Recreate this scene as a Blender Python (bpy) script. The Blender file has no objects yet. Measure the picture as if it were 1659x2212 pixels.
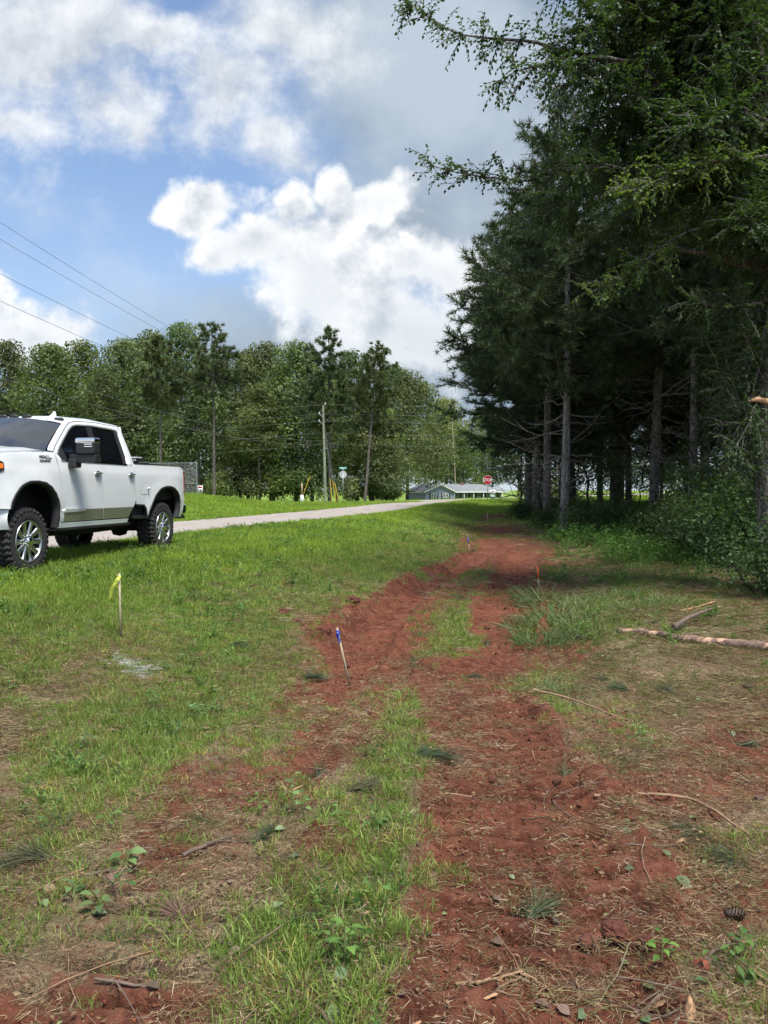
import bpy, bmesh, math, random
import numpy as np
from mathutils import Vector, Matrix

R_ = math.radians
rng = np.random.default_rng(11)
random.seed(5)
SC = bpy.context.scene
COL = SC.collection

# ------------------------------------------------------------------ camera, sun, sky, exposure
CAMZ, FPX, HORIZON = 1.6, 770.0, 490.0
PITCH = math.atan((512 - HORIZON) / FPX)
cd = bpy.data.cameras.new("camera")
cam = bpy.data.objects.new("camera", cd)
COL.objects.link(cam)
cam.location = (0, 0, CAMZ)
cam.rotation_euler = (math.pi / 2 - PITCH, 0, 0)
cd.sensor_fit = 'VERTICAL'
cd.sensor_height = 36.0
cd.lens = FPX / 1024 * 36.0
cd.clip_start, cd.clip_end = 0.05, 6000
SC.camera = cam

SUN_EL, SUN_AZ = R_(66), R_(148)          # azimuth clockwise from +Y (east = +X): from the right, behind the camera
sun_vec = Vector((math.sin(SUN_AZ) * math.cos(SUN_EL), math.cos(SUN_AZ) * math.cos(SUN_EL), math.sin(SUN_EL)))
sl = bpy.data.lights.new("sun", 'SUN')
sl.energy, sl.angle, sl.color = 3.2, R_(20.0), (1.0, 0.955, 0.88)
sun = bpy.data.objects.new("sun", sl)
COL.objects.link(sun)
sun.rotation_euler = sun_vec.to_track_quat('Z', 'Y').to_euler()
SKY_STRENGTH = 0.10
CLOUD = 0.62                               # radiance of a sunlit cloud
SC.view_settings.view_transform = 'Standard'
SC.view_settings.look = 'None'
SC.view_settings.exposure = 0.95
SC.view_settings.gamma = 1.0
SC.view_settings.use_curve_mapping = False
SC.render.engine = 'CYCLES'
SC.cycles.max_bounces = 4
SC.cycles.diffuse_bounces = 1
SC.cycles.glossy_bounces = 2
SC.cycles.use_light_tree = False
SC.cycles.use_adaptive_sampling = True
SC.cycles.adaptive_threshold = 0.03
SC.cycles.caustics_reflective = False
SC.cycles.caustics_refractive = False
SC.cycles.transmission_bounces = 4
SC.cycles.transparent_max_bounces = 4
SC.cycles.use_denoising = True


class NT:
    """tiny node-tree helper: n('ShaderNodeMath', operation='ADD', i=[a, b]) -> first output"""
    def __init__(s, tree): s.t = tree
    def node(s, typ, i=None, **kw):
        n = s.t.nodes.new(typ)
        for k, v in kw.items(): setattr(n, k, v)
        if i is not None:
            it = i.items() if isinstance(i, dict) else enumerate(i)
            for k, v in it:
                if v is None: continue
                if isinstance(v, bpy.types.NodeSocket): s.t.links.new(v, n.inputs[k])
                else: n.inputs[k].default_value = v
        return n
    def m(s, op, a, b=None, c=None, clamp=False):
        return s.node('ShaderNodeMath', [a, b, c], operation=op, use_clamp=clamp).outputs[0]
    def v(s, op, a, b=None):
        n = s.node('ShaderNodeVectorMath', [a, b], operation=op)
        return n.outputs['Value'] if op in ('LENGTH', 'DOT_PRODUCT') else n.outputs[0]
    def noise(s, vec, scale, detail=4, rough=.55, dist=0.0, typ='FBM', col=False):
        n = s.node('ShaderNodeTexNoise', {'Vector': vec, 'Scale': scale, 'Detail': detail, 'Roughness': rough, 'Distortion': dist}, noise_type=typ)
        return n.outputs['Color'] if col else n.outputs[0]
    def ramp(s, x, lo, hi, a=0.0, b=1.0, smooth=True):
        return s.node('ShaderNodeMapRange', {0: x, 1: lo, 2: hi, 3: a, 4: b}, interpolation_type='SMOOTHSTEP' if smooth else 'LINEAR').outputs[0]
    def mix(s, f, a, b, mode='MIX'):
        n = s.node('ShaderNodeMix', data_type='RGBA', blend_type=mode)
        for k, v in ((0, f), (6, a), (7, b)):
            if isinstance(v, bpy.types.NodeSocket): s.t.links.new(v, n.inputs[k])
            else: n.inputs[k].default_value = v if k == 0 else (*v[:3], 1)
        return n.outputs[2]


def D2ab(dx, dy):
    """direction measured in the 1659-wide photo -> tangent coordinates (x/y, z/y) in the world"""
    u, v = dx / 2.16, dy / 2.16
    xx, yv = (u - 384) / FPX, -(v - 512) / FPX
    fy = math.cos(PITCH) + yv * math.sin(PITCH)
    fz = -math.sin(PITCH) + yv * math.cos(PITCH)
    return xx / fy, fz / fy


def build_world():
    w = bpy.data.worlds.new("World")
    SC.world = w
    w.use_nodes = True
    t = w.node_tree
    t.nodes.clear()
    n = NT(t)
    sky = n.node('ShaderNodeTexSky', sky_type='NISHITA', sun_disc=False, sun_elevation=SUN_EL, sun_rotation=SUN_AZ,
                 altitude=250.0, air_density=1.0, dust_density=0.6, ozone_density=1.6).outputs[0]
    d = n.v('NORMALIZE', n.node('ShaderNodeTexCoord').outputs['Generated'])
    sx = n.node('ShaderNodeSeparateXYZ', [d])
    X, Y, Z = sx.outputs
    yy = n.m('MAXIMUM', Y, 0.12)
    P = n.node('ShaderNodeCombineXYZ', [n.m('DIVIDE', X, yy), n.m('DIVIDE', Z, yy), 0.0]).outputs[0]

    def n2(p, sc_, det, ro, di=0.0, col=False):
        q = n.node('ShaderNodeTexNoise', {'Vector': p, 'Scale': sc_, 'Detail': det, 'Roughness': ro, 'Distortion': di}, noise_dimensions='2D')
        return q.outputs['Color'] if col else q.outputs[0]
    wv = n.v('SUBTRACT', n2(P, 5.5, 3, .55, col=True), (.5, .5, .5))
    Q = n.v('ADD', P, n.v('MULTIPLY', wv, (.13, .13, 0)))

    def blobs(lst):
        acc = None
        s = 1 / (2.16 * FPX)
        for (dx, dy, rx, ry) in lst:
            a, b = D2ab(dx, dy)
            e = n.v('LENGTH', n.node('ShaderNodeVectorMath', [Q, (1 / (rx * s), 1 / (ry * s), 0), (-a / (rx * s), -b / (ry * s), 0)], operation='MULTIPLY_ADD').outputs[0])
            acc = e if acc is None else n.m('SMOOTH_MIN', acc, e, .3)
        return n.m('MAXIMUM', n.m('SUBTRACT', 1.0, acc), -1.6)
    bc = blobs([(395, 425, 62, 52), (455, 425, 78, 58), (530, 535, 118, 95), (622, 440, 58, 60), (742, 376, 62, 58), (812, 432, 84, 62),
                (680, 600, 190, 130), (930, 590, 170, 100), (1130, 600, 220, 120), (860, 720, 250, 110), (40, 735, 150, 66), (-90, 700, 120, 100)])
    bv = blobs([(80, 90, 270, 210), (220, 270, 110, 110), (-220, 140, 280, 260), (40, 265, 130, 60), (340, 95, 150, 55), (490, 200, 150, 130), (560, 310, 110, 80), (620, 90, 190, 95)])
    bs = blobs([(1060, 170, 400, 340), (1250, 420, 480, 400), (860, 70, 230, 150), (930, 500, 330, 170), (800, 800, 560, 170)])
    up = n.v('ADD', P, (-.010, .022, 0))
    f1, f1u = n2(P, 9.0, 8, .62), n2(up, 9.0, 5, .55)
    fo = n.v('ADD', P, (4.3, 1.7, 0))
    f2 = n2(fo, 6.0, 9, .66)
    f2u = n2(n.v('ADD', fo, (-.012, .03, 0)), 6.0, 5, .6)
    f3 = n2(n.v('ADD', P, (2.2, 5.0, 0)), 3.0, 6, .55)
    bil, bilu = n.m('ABSOLUTE', n.m('SUBTRACT', f1, .5)), n.m('ABSOLUTE', n.m('SUBTRACT', f1u, .5))
    dc = n.m('MULTIPLY_ADD', n.m('SUBTRACT', f1, .5), 1.7, bc)
    dc = n.m('MULTIPLY_ADD', n.m('SUBTRACT', f2, .5), .45, dc)
    dv = n.m('MULTIPLY_ADD', n.m('SUBTRACT', f2, .44), 2.0, bv)
    ds = n.m('MULTIPLY_ADD', n.m('SUBTRACT', f3, .5), 1.6, bs)
    # clouds round the rest of the sky, on a flat layer
    zz = n.m('ADD', n.m('MAXIMUM', Z, 0.0), .18)
    F = n.node('ShaderNodeCombineXYZ', [n.m('DIVIDE', X, zz), n.m('DIVIDE', Y, zz), 0]).outputs[0]
    g1 = n2(F, .85, 6, .58, .3)
    front = n.ramp(Y, .35, .7)
    gen = n.m('MULTIPLY', n.ramp(g1, .47, .63), n.m('SUBTRACT', 1.0, front))
    S = 1.0 / SKY_STRENGTH

    def c(r, g_, b): return (r * S * CLOUD, g_ * S * CLOUD, b * S * CLOUD)
    clamp01 = lambda x: n.m('MINIMUM', n.m('MAXIMUM', x, 0.0), 1.0)
    skyc = n.mix(1.0, sky, (0.86, 0.96, 1.06), 'MULTIPLY')
    hz = n.ramp(Z, -.02, .50, .64, 0.14)
    skyc = n.mix(hz, skyc, c(.46, .56, .68))
    skyc = n.mix(n.m('MULTIPLY', n.ramp(f2, .46, .72), n.m('MULTIPLY', front, .30)), skyc, c(.58, .66, .76))
    sh = n.m('MULTIPLY', n.ramp(ds, -.4, .6), front)
    scol = n.mix(n.ramp(f3, .34, .68), c(.27, .335, .41), c(.46, .535, .61))
    skyc = n.mix(n.m('MULTIPLY', sh, .93), skyc, scol)
    vc = n.m('MULTIPLY', n.ramp(dv, -.15, .95), front)
    vl = n.m('MULTIPLY_ADD', n.m('SUBTRACT', f2, f2u), 2.6, n.ramp(dv, 1.7, .1, .34, .74))
    vcol = n.mix(clamp01(vl), c(.42, .47, .54), c(.82, .845, .87))
    skyc = n.mix(n.m('MULTIPLY', vc, .95), skyc, vcol)
    cc = n.m('MULTIPLY', n.ramp(dc, -.16, .36), front)
    rel = n.m('MULTIPLY_ADD', n.m('SUBTRACT', f1, f1u), 2.0, n.m('MULTIPLY', n.m('SUBTRACT', bil, bilu), 1.2))
    rel = n.m('ADD', rel, n.ramp(dc, 1.5, .0, .48, .84))
    rel = n.m('MULTIPLY_ADD', n.m('SUBTRACT', f3, .5), 1.3, rel)
    ccol = n.mix(clamp01(rel), c(.44, .50, .57), c(.92, .93, .94))
    ab_y = n.m('DIVIDE', Z, yy)
    low = n.ramp(ab_y, .12, .30, .65, 0.0)
    ccol = n.mix(low, ccol, c(.56, .62, .68))
    skyc = n.mix(cc, skyc, ccol)
    gcol = n.mix(n.ramp(g1, .5, .72), c(.80, .83, .86), c(.42, .47, .53))
    skyc = n.mix(gen, skyc, gcol)
    bg = n.node('ShaderNodeBackground', {'Color': skyc, 'Strength': SKY_STRENGTH})
    o = n.node('ShaderNodeOutputWorld')
    t.links.new(bg.outputs[0], o.inputs[0])
    w.cycles.sampling_method = 'NONE'
    w.cycles.sample_map_resolution = 512


build_world()


# ------------------------------------------------------------------ helpers
def tag(o, label=None, cat=None, group=None, kind=None):
    for k, v in (('label', label), ('category', cat), ('group', group), ('kind', kind)):
        if v: o[k] = v
    return o


def link(o, parent=None):
    COL.objects.link(o)
    if parent is not None: o.parent = parent
    return o


def empty(name, loc=(0, 0, 0), rz=0.0):
    o = bpy.data.objects.new(name, None)
    COL.objects.link(o)
    o.location = loc
    o.rotation_euler = (0, 0, rz)
    o.empty_display_size = .2
    return o


class MB:
    """collects geometry as arrays, builds ONE mesh"""
    def __init__(s):
        s.v, s.f, s.mi, s.c, s.n = [], [], [], [], 0
    def add(s, V, F, mat=0, col=None):
        V = np.asarray(V, np.float32).reshape(-1, 3)
        F = np.asarray(F, np.int64)
        if len(F) == 0: return
        s.v.append(V)
        s.f.append(F + s.n)
        s.mi.append(mat)
        s.c.append(np.zeros(len(V), np.float32) + (0 if col is None else col))
        s.n += len(V)
    def mesh(s, name, mats, smooth=False):
        me = bpy.data.meshes.new(name)
        V = np.concatenate(s.v)
        nl = [F.size for F in s.f]
        npoly = [len(F) for F in s.f]
        me.vertices.add(len(V))
        me.vertices.foreach_set('co', V.ravel())
        me.loops.add(sum(nl))
        me.loops.foreach_set('vertex_index', np.concatenate([F.ravel() for F in s.f]).astype(np.int32))
        me.polygons.add(sum(npoly))
        tot = np.concatenate([np.full(len(F), F.shape[1]) for F in s.f]).astype(np.int32)
        st = np.concatenate([[0], np.cumsum(tot)[:-1]]).astype(np.int32)
        me.polygons.foreach_set('loop_start', st)
        me.polygons.foreach_set('loop_total', tot)
        me.polygons.foreach_set('material_index', np.concatenate([np.full(len(F), m) for F, m in zip(s.f, s.mi)]).astype(np.int32))
        if smooth: me.polygons.foreach_set('use_smooth', np.ones(sum(npoly), bool))
        a = me.attributes.new('rnd', 'FLOAT', 'POINT')
        a.data.foreach_set('value', np.concatenate(s.c).astype(np.float32))
        for m in (mats if isinstance(mats, (list, tuple)) else [mats]): me.materials.append(m)
        me.update(calc_edges=True)
        return me
    def build(s, name, mats, parent=None, smooth=False, loc=None):
        o = bpy.data.objects.new(name, s.mesh(name, mats, smooth))
        link(o, parent)
        if loc is not None: o.location = loc
        return o


BOXF = np.array([[0, 1, 3, 2], [4, 6, 7, 5], [0, 4, 5, 1], [2, 3, 7, 6], [0, 2, 6, 4], [1, 5, 7, 3]])


def box(mb, a, b, mat=0, col=None, M=None):
    V = np.array([[x, y, z] for x in (a[0], b[0]) for y in (a[1], b[1]) for z in (a[2], b[2])], float)
    if M is not None: V = V @ np.array(M.to_3x3()).T + np.array(M.translation)
    mb.add(V, BOXF, mat, col)


def frames(path):
    P = np.asarray(path, float)
    T = np.gradient(P, axis=0)
    T /= np.linalg.norm(T, axis=1)[:, None] + 1e-9
    ref = np.array([0, 0, 1.0]) if abs(T[:, 2]).mean() < .8 else np.array([1.0, 0, 0])
    A = np.cross(T, ref)
    A /= np.linalg.norm(A, axis=1)[:, None] + 1e-9
    B = np.cross(T, A)
    return P, A, B


def tube(mb, path, rad, seg=6, mat=0, col=None, cap=True, rough=0.0):
    P, A, B = frames(path)
    n = len(P)
    r = np.broadcast_to(np.asarray(rad, float), (n,))
    th = np.arange(seg) / seg * 2 * math.pi
    rr = r[:, None] * (1 + rough * rng.normal(0, 1, (n, seg))) if rough else np.repeat(r[:, None], seg, 1)
    V = P[:, None] + A[:, None] * (np.cos(th)[None, :] * rr)[..., None] + B[:, None] * (np.sin(th)[None, :] * rr)[..., None]
    V = V.reshape(-1, 3)
    i = np.arange(n - 1)[:, None] * seg
    j = np.arange(seg)[None, :]
    k = (j + 1) % seg
    F = np.stack([i + j, i + k, i + seg + k, i + seg + j], -1).reshape(-1, 4)
    mb.add(V, F, mat, col)
    if cap and seg >= 3:
        mb.add(V[:seg], [list(range(seg))[::-1]], mat, col)
        mb.add(V[-seg:], [list(range(seg))], mat, col)


def lathe(mb, prof, seg=24, axis='z', mat=0, closed=False, M=None):
    p = np.asarray(prof, float)
    th = np.arange(seg) / seg * 2 * math.pi
    c, s = np.cos(th), np.sin(th)
    r, h = p[:, 0][:, None], np.repeat(p[:, 1][:, None], seg, 1)
    if axis == 'z': V = np.stack([r * c, r * s, h], -1)
    elif axis == 'x': V = np.stack([h, r * c, r * s], -1)
    else: V = np.stack([r * s, h, r * c], -1)
    V = V.reshape(-1, 3)
    if M is not None: V = V @ np.array(M.to_3x3()).T + np.array(M.translation)
    n = len(p)
    i = np.arange(n if closed else n - 1)[:, None]
    j = np.arange(seg)[None, :]
    k, i2 = (j + 1) % seg, (i + 1) % n
    F = np.stack([i * seg + j, i * seg + k, i2 * seg + k, i2 * seg + j], -1).reshape(-1, 4)
    mb.add(V, F, mat)


def unit(v):
    return v / (np.linalg.norm(v, axis=-1, keepdims=True) + 1e-9)


def leaves(mb, C, U, Nrm, L, W, mat=0, col=None, fold=.25):
    """folded two-triangle leaves: centre C, long axis U, normal Nrm"""
    C, U = np.asarray(C, float), unit(np.asarray(U, float))
    Nrm = np.asarray(Nrm, float)
    Nrm = unit(Nrm - U * (Nrm * U).sum(-1, keepdims=True))
    S = np.cross(U, Nrm)
    L = np.broadcast_to(L, (len(C),))[:, None]
    W = np.broadcast_to(W, (len(C),))[:, None]
    b, tp = C - U * L * .5, C + U * L * .5
    l = C - S * W * .5 + Nrm * W * fold - U * L * .06
    r = C + S * W * .5 + Nrm * W * fold - U * L * .06
    V = np.stack([b, r, tp, l], 1).reshape(-1, 3)
    i = np.arange(len(C))[:, None] * 4
    F = np.concatenate([i + np.array([[0, 1, 2]]), i + np.array([[0, 2, 3]])])
    mb.add(V, F, mat, None if col is None else np.repeat(np.broadcast_to(col, (len(C),)), 4))


def blades(mb, B, Dv, L, W, mat=0, col=None, droop=.4, seg=2):
    """grass blades / needles: base B, direction Dv, tapering ribbons"""
    B, Dv = np.asarray(B, float), unit(np.asarray(Dv, float))
    n = len(B)
    L = np.broadcast_to(L, (n,))[:, None]
    W = np.broadcast_to(W, (n,))[:, None]
    S = unit(np.cross(Dv, rng.normal(0, 1, (n, 3))))
    droop = np.broadcast_to(droop, (n,))[:, None]
    g = np.array([0, 0, -1.0])
    if seg == 1:
        V = np.stack([B - S * W * .5, B + S * W * .5, B + Dv * L + g * droop * L], 1).reshape(-1, 3)
        F = np.arange(n * 3).reshape(-1, 3)
        mb.add(V, F, mat, None if col is None else np.repeat(col, 3))
        return
    m = B + Dv * L * .55 + g * droop * L * .18
    t = B + Dv * L + g * droop * L * .75
    V = np.stack([B - S * W * .5, B + S * W * .5, m + S * W * .38, m - S * W * .38, t], 1).reshape(-1, 3)
    i = np.arange(n)[:, None] * 5
    cc = None if col is None else np.repeat(np.broadcast_to(col, (n,)), 5)
    V0 = s_n = mb.n
    mb.add(V, i + np.array([[0, 1, 2, 3]]), mat, cc)
    mb.v.append(np.zeros((0, 3), np.float32)); mb.c.append(np.zeros(0, np.float32))
    mb.f.append(i + np.array([[3, 2, 4]]) + s_n); mb.mi.append(mat)


def hash2(ix, iy, seed):
    h = (ix.astype(np.int64) * 374761393 + iy.astype(np.int64) * 668265263 + seed * 1442695041) & 0xffffffff
    h = ((h ^ (h >> 13)) * 1274126177) & 0xffffffff
    return ((h ^ (h >> 16)) & 0xffff) / 65535.0


def vnoise(x, y, seed=0):
    ix, iy = np.floor(x), np.floor(y)
    fx, fy = x - ix, y - iy
    fx, fy = fx * fx * (3 - 2 * fx), fy * fy * (3 - 2 * fy)
    a, b = hash2(ix, iy, seed), hash2(ix + 1, iy, seed)
    c, d = hash2(ix, iy + 1, seed), hash2(ix + 1, iy + 1, seed)
    return (a + (b - a) * fx) * (1 - fy) + (c + (d - c) * fx) * fy


def fbm(x, y, sc, octv=4, seed=0, gain=.5):
    x, y = np.asarray(x, float) * sc, np.asarray(y, float) * sc
    s, a, tot = 0, 1.0, 0
    for o in range(octv):
        s = s + a * vnoise(x * 2 ** o + 17.3 * o, y * 2 ** o - 9.1 * o, seed + o)
        tot += a
        a *= gain
    return s / tot


def sst(x, a, b):
    t = np.clip((x - a) / (b - a), 0, 1)
    return t * t * (3 - 2 * t)


# ------------------------------------------------------------------ the lie of the land
ROAD_W = 4.1
ROAD_COS = math.cos(math.atan(.26))
EDGE_Y = [-60, 10, 14, 18.8, 25, 30, 38.5, 55, 72]
EDGE_X = [-24, -7.3, -6.25, -5.1, -3.3, -1.6, .7, 3.8, 8.0]


def road_edge_x(y): return np.interp(y, EDGE_Y, EDGE_X)
def road_d(x, y): return (road_edge_x(y) - x) * ROAD_COS          # metres left of the near road edge
def road_z(y): return .46 + .0028 * (y - 10)


TOE_Y = [0, 3, 5, 6.5, 9, 12, 16, 21, 30, 40, 55, 70]
TOE_X = [-3.0, -2.2, -1.6, -1.0, -.6, .2, 1.5, 2.3, 3.5, 4.7, 7, 10]
CROSS_Y0, CROSS_Y1 = 72.0, 78.5


def macro(x, y):
    x, y = np.asarray(x, float), np.asarray(y, float)
    zt = np.interp(y, [0, 12, 25, 40, 55, 66], [0, 0, .08, .24, .42, .52])
    toe = np.interp(y, TOE_Y, TOE_X)
    sh = np.maximum(road_edge_x(y) + 2.3, toe - 3.4)
    t = sst(-x, -toe, -sh)
    zl = zt + (road_z(y) - zt) * t
    z = np.where(x < toe, zl, zt + .010 * np.clip(x - toe - 3, 0, 30))
    z = z - .20 * sst(x, toe - .45, toe + .05) * (1 - sst(x, toe + 2.2, toe + 4.2)) * sst(y, 4.5, 8) * (1 - sst(y, 26, 38))
    z = z + (fbm(x, y, .35, 3, 3) - .5) * .14 * sst(np.hypot(x, y), 1, 8) * (1 - sst(road_d(x, y), -1.5, -.3)) * (1 - .85 * sst(y, 35, 60))
    z = z + .80 * np.exp(-((x + 12.5) / 5.0) ** 2 - ((y - 44) / 9.0) ** 2)
    zc = np.clip(.40 + .031 * x, -.7, 2.2)
    z = z + (zc - z) * sst(y, 56, 72.5)
    # the plain beyond the cross road
    z = z + (-1.25 - z) * sst(y, 82, 135)
    z = np.where(y < 0, z * (1 - sst(-y, 4, 30)) + .2 * sst(-y, 4, 30), z)
    return z


def on_road(x, y):
    d = road_d(x, y)
    return (d > .03) & (d < ROAD_W) & (y < CROSS_Y0 + .6) & (y > -60)


def pxuv(x, y, z):
    """photo pixel (768 wide) of a world point, used to read the ground-cover plan"""
    dy = np.maximum(y * math.cos(PITCH) - (z - CAMZ) * math.sin(PITCH), .05)
    up = y * math.sin(PITCH) + (z - CAMZ) * math.cos(PITCH)
    return 384 + FPX * x / dy, 512 - FPX * up / dy


def gpt(dx, dy):
    """point of the ground seen at a place of the 1659-wide photo"""
    u, v = dx / 2.16, dy / 2.16
    xx, yv = (u - 384) / FPX, -(v - 512) / FPX
    r = np.array([xx, math.cos(PITCH) + yv * math.sin(PITCH), -math.sin(PITCH) + yv * math.cos(PITCH)])
    t = np.geomspace(1.2, 400, 900)
    p = r[None] * t[:, None] + np.array([0, 0, CAMZ])
    h = ground(p[:, 0], p[:, 1], micro=False)
    i = int(np.argmax(p[:, 2] < h))
    if i > 0:
        a, b = p[i - 1, 2] - h[i - 1], h[i] - p[i, 2]
        p[i] = p[i - 1] + (p[i] - p[i - 1]) * a / (a + b + 1e-9)
        h[i] = ground(p[i:i + 1, 0], p[i:i + 1, 1], micro=False)[0]
    return Vector((p[i, 0], p[i, 1], h[i]))


# plan of the ground cover, rows from far to near: live grass and bare red clay, 0-9
G_MAP = """999999999999995126666666
999999999999873112355555
999999986766211311465442
999987777310048011764333
764336665300035100232222
434547765431000145213323
245787764102610022123100
166777532100551122322000
256774012202564322000000
354322234443455410000100
344211213134554100000133
343212223445440000000000
343234443456300000000000
454434455677300000002222
332000035677650000000223
000001356666600000000134""".split()
R_MAP = """000000000000004820000000
000000000000004874330000
000000001010444444100320
000000000269940786100000
000000000267731445310111
000000000114566530012002
000000000455416763232133
000000021454005453212344
000024335310003344553333
000223220100003344544320
000233220454105554434310
000121111000034556544444
200000000000366445665543
000000000000366643332200
022344420000566632323000
566665200000056666432322""".split()
G_MAP = np.array([[int(c) for c in r] for r in G_MAP], float) / 9
R_MAP = np.array([[int(c) for c in r] for r in R_MAP], float) / 9
G_MAP[4:, :9] = np.clip(G_MAP[4:, :9] + .055 * (R_MAP[4:, :9] < .3), 0, 1)
G_MAP[6:, 8:13] = np.clip(G_MAP[6:, 8:13] * 1.25 + .06, 0, 1)


def plan(mp, u, v):
    gx = np.clip(u / 32.0 - .5, 0, 22.999)
    gy = np.clip((v - 512) / 32.0 - .5, 0, 14.999)
    i, j = np.floor(gx).astype(int), np.floor(gy).astype(int)
    fx, fy = gx - i, gy - j
    return (mp[j, i] * (1 - fx) + mp[j, i + 1] * fx) * (1 - fy) + (mp[j + 1, i] * (1 - fx) + mp[j + 1, i + 1] * fx) * fy


def cover(x, y):
    """(grass, clay, forest litter) 0-1 at ground points"""
    z = macro(x, y)
    u, v = pxuv(x, y, z)
    k = 1 / np.maximum(y, 2)
    u = u + (fbm(x, y, 2.2, 3, 31) - .5) * 260 * k + (fbm(x, y, 9, 2, 33) - .5) * 90 * k
    v = v + (fbm(x, y, 2.2, 3, 41) - .5) * 150 * k
    g, r = plan(G_MAP, u, v), plan(R_MAP, u, v)
    near = (y > .3)
    g = np.where(near, g, .55)
    r = np.where(near, r, .3)
    far = sst(y, 30, 36)
    toe = np.interp(y, TOE_Y, TOE_X)
    trail = np.exp(-((x - toe - 1.0) / 1.0) ** 2) * (1 - sst(y, 40, 44)) * .85
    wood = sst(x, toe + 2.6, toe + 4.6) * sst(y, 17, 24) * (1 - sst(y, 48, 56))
    g = g * (1 - far) + far * np.clip(1 - trail * 1.3 - wood * .5, 0, 1)
    r = r * (1 - far) + far * trail
    g = np.where((x < toe - 2.5) & (y > 9), np.maximum(g, .95), g)
    r = np.where((x < toe - 2.5) & (y > 9), 0, r)
    if TRACKS:
        tm = track_mask(x, y)
        nl_ = 1 - .80 * (1 - sst(x, -.45, .1)) * (1 - sst(y, 5.2, 7.0))          # the near left track is grown over
        tn = sst(fbm(x, y, 1.3, 3, 91), .30, .52) * (1 - sst(y, 22, 28)) * nl_
        r = np.maximum(np.clip(r * 1.2, 0, 1), tm * tn * .9)
        g = g * (1 - .85 * tm * tn)
    midf = sst(y, 12, 16) * (1 - sst(y, 44, 50))
    patch = sst(fbm(x, y, .55, 3, 201), .46, .62) * midf * ((1 - .9 * track_mask(x, y)) if TRACKS else 1)
    r = r * (1 - .62 * patch)
    g = np.maximum(g, patch * .50)
    return g, r, wood


def track_mask(x, y):
    out = np.zeros(len(x))
    sel = np.where((y > .5) & (y < 28) & (np.abs(x) < 6))[0]
    if len(sel) == 0: return out
    xs, ys = x[sel], y[sel]
    for (P, S, hw) in TRACKS:
        best = np.full(len(sel), 1e9)
        for a in range(0, len(P) - 2, 2):
            A, AB = P[a, :2], P[a + 2, :2] - P[a, :2]
            t = np.clip(((xs - A[0]) * AB[0] + (ys - A[1]) * AB[1]) / (AB @ AB), 0, 1)
            best = np.minimum(best, np.hypot(xs - A[0] - t * AB[0], ys - A[1] - t * AB[1]))
        out[sel] = np.maximum(out[sel], 1 - sst(best, hw - .02, hw + .16))
    return out


TRACKS_D = [[(150, 2260), (200, 2180), (480, 1850), (590, 1640), (740, 1440), (800, 1370), (860, 1300), (930, 1255), (1020, 1215), (1070, 1170)],
            [(1170, 2330), (1170, 2180), (1180, 1900), (1130, 1700), (1010, 1540), (1000, 1470), (1070, 1400), (1095, 1320), (1110, 1250), (1130, 1200)]]
TRACKS = []


def ground(x, y, micro=True):
    x, y = np.asarray(x, float), np.asarray(y, float)
    z = macro(x, y)
    z = z - .09 * np.where(on_road(x, y), 1, 0)
    z = np.where((y > CROSS_Y0) & (y < CROSS_Y1), z - .12, z)
    if not micro or not TRACKS: return z
    g, r, wd = cover(x, y)
    nearf = 1 - sst(np.hypot(x, y), 22, 36)
    z = z + nearf * (r * .7 + .3) * ((fbm(x, y, 3.0, 4, 5) - .5) * .09 + (fbm(x, y, 11, 3, 8) - .5) * .035)
    cl = fbm(x, y, 16, 3, 12)
    tmk = track_mask(x, y)
    z = z + nearf * r * (1 - .75 * tmk) * (np.clip(cl - .50, 0, 1) * .20 + np.clip(fbm(x, y, 34, 2, 14) - .5, 0, 1) * .035)
    z = z - nearf * (1 - g) * .02 + nearf * g * (1 - r) * (fbm(x, y, 6, 2, 71) - .4) * .05
    for (P, S, hw) in TRACKS:
        sel = np.where((y < P[:, 1].max() + 1) & (np.abs(x) < 6) & (y > P[:, 1].min() - .5))[0] if x.ndim else None
        if sel is None or len(sel) == 0: continue
        xs, ys = x[sel], y[sel]
        best = np.full(len(sel), 1e9)
        arc = np.zeros(len(sel))
        lat = np.zeros(len(sel))
        for a in range(len(P) - 1):
            A, B = P[a, :2], P[a + 1, :2]
            AB = B - A
            L = np.hypot(*AB)
            t = np.clip(((xs - A[0]) * AB[0] + (ys - A[1]) * AB[1]) / L ** 2, 0, 1)
            dx, dy = xs - A[0] - t * AB[0], ys - A[1] - t * AB[1]
            d = np.hypot(dx, dy)
            m = d < best
            best[m] = d[m]
            arc[m] = (S[a] + t * L)[m]
            lat[m] = d[m]
        inside = 1 - sst(lat, hw - .06, hw + .05)
        berm = np.exp(-((lat - hw - .13) / .09) ** 2)
        wob = (fbm(xs, ys, 2.0, 2, 55) - .5) * .05
        ph = (arc + wob) / .165 * 2 * math.pi
        keep = sst(fbm(xs, ys, 1.1, 3, 61), .26, .46)
        fr = np.abs((ph / (2 * math.pi)) % 1.0 - .5)
        ridge = -np.exp(-(fr / .15) ** 2) * (.55 + .9 * fbm(xs, ys, 4, 3, 63))
        nf = nearf[sel]
        z[sel] += nf * (inside * (-.015 + (.30 + .70 * keep) * .105 * (1 + .5 * (1 - sst(ys, 4, 7))) * ridge) + berm * .085 * (fbm(xs, ys, 7, 3, 77)) * 1.6 * (.3 + r[sel]))
    return z


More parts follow.
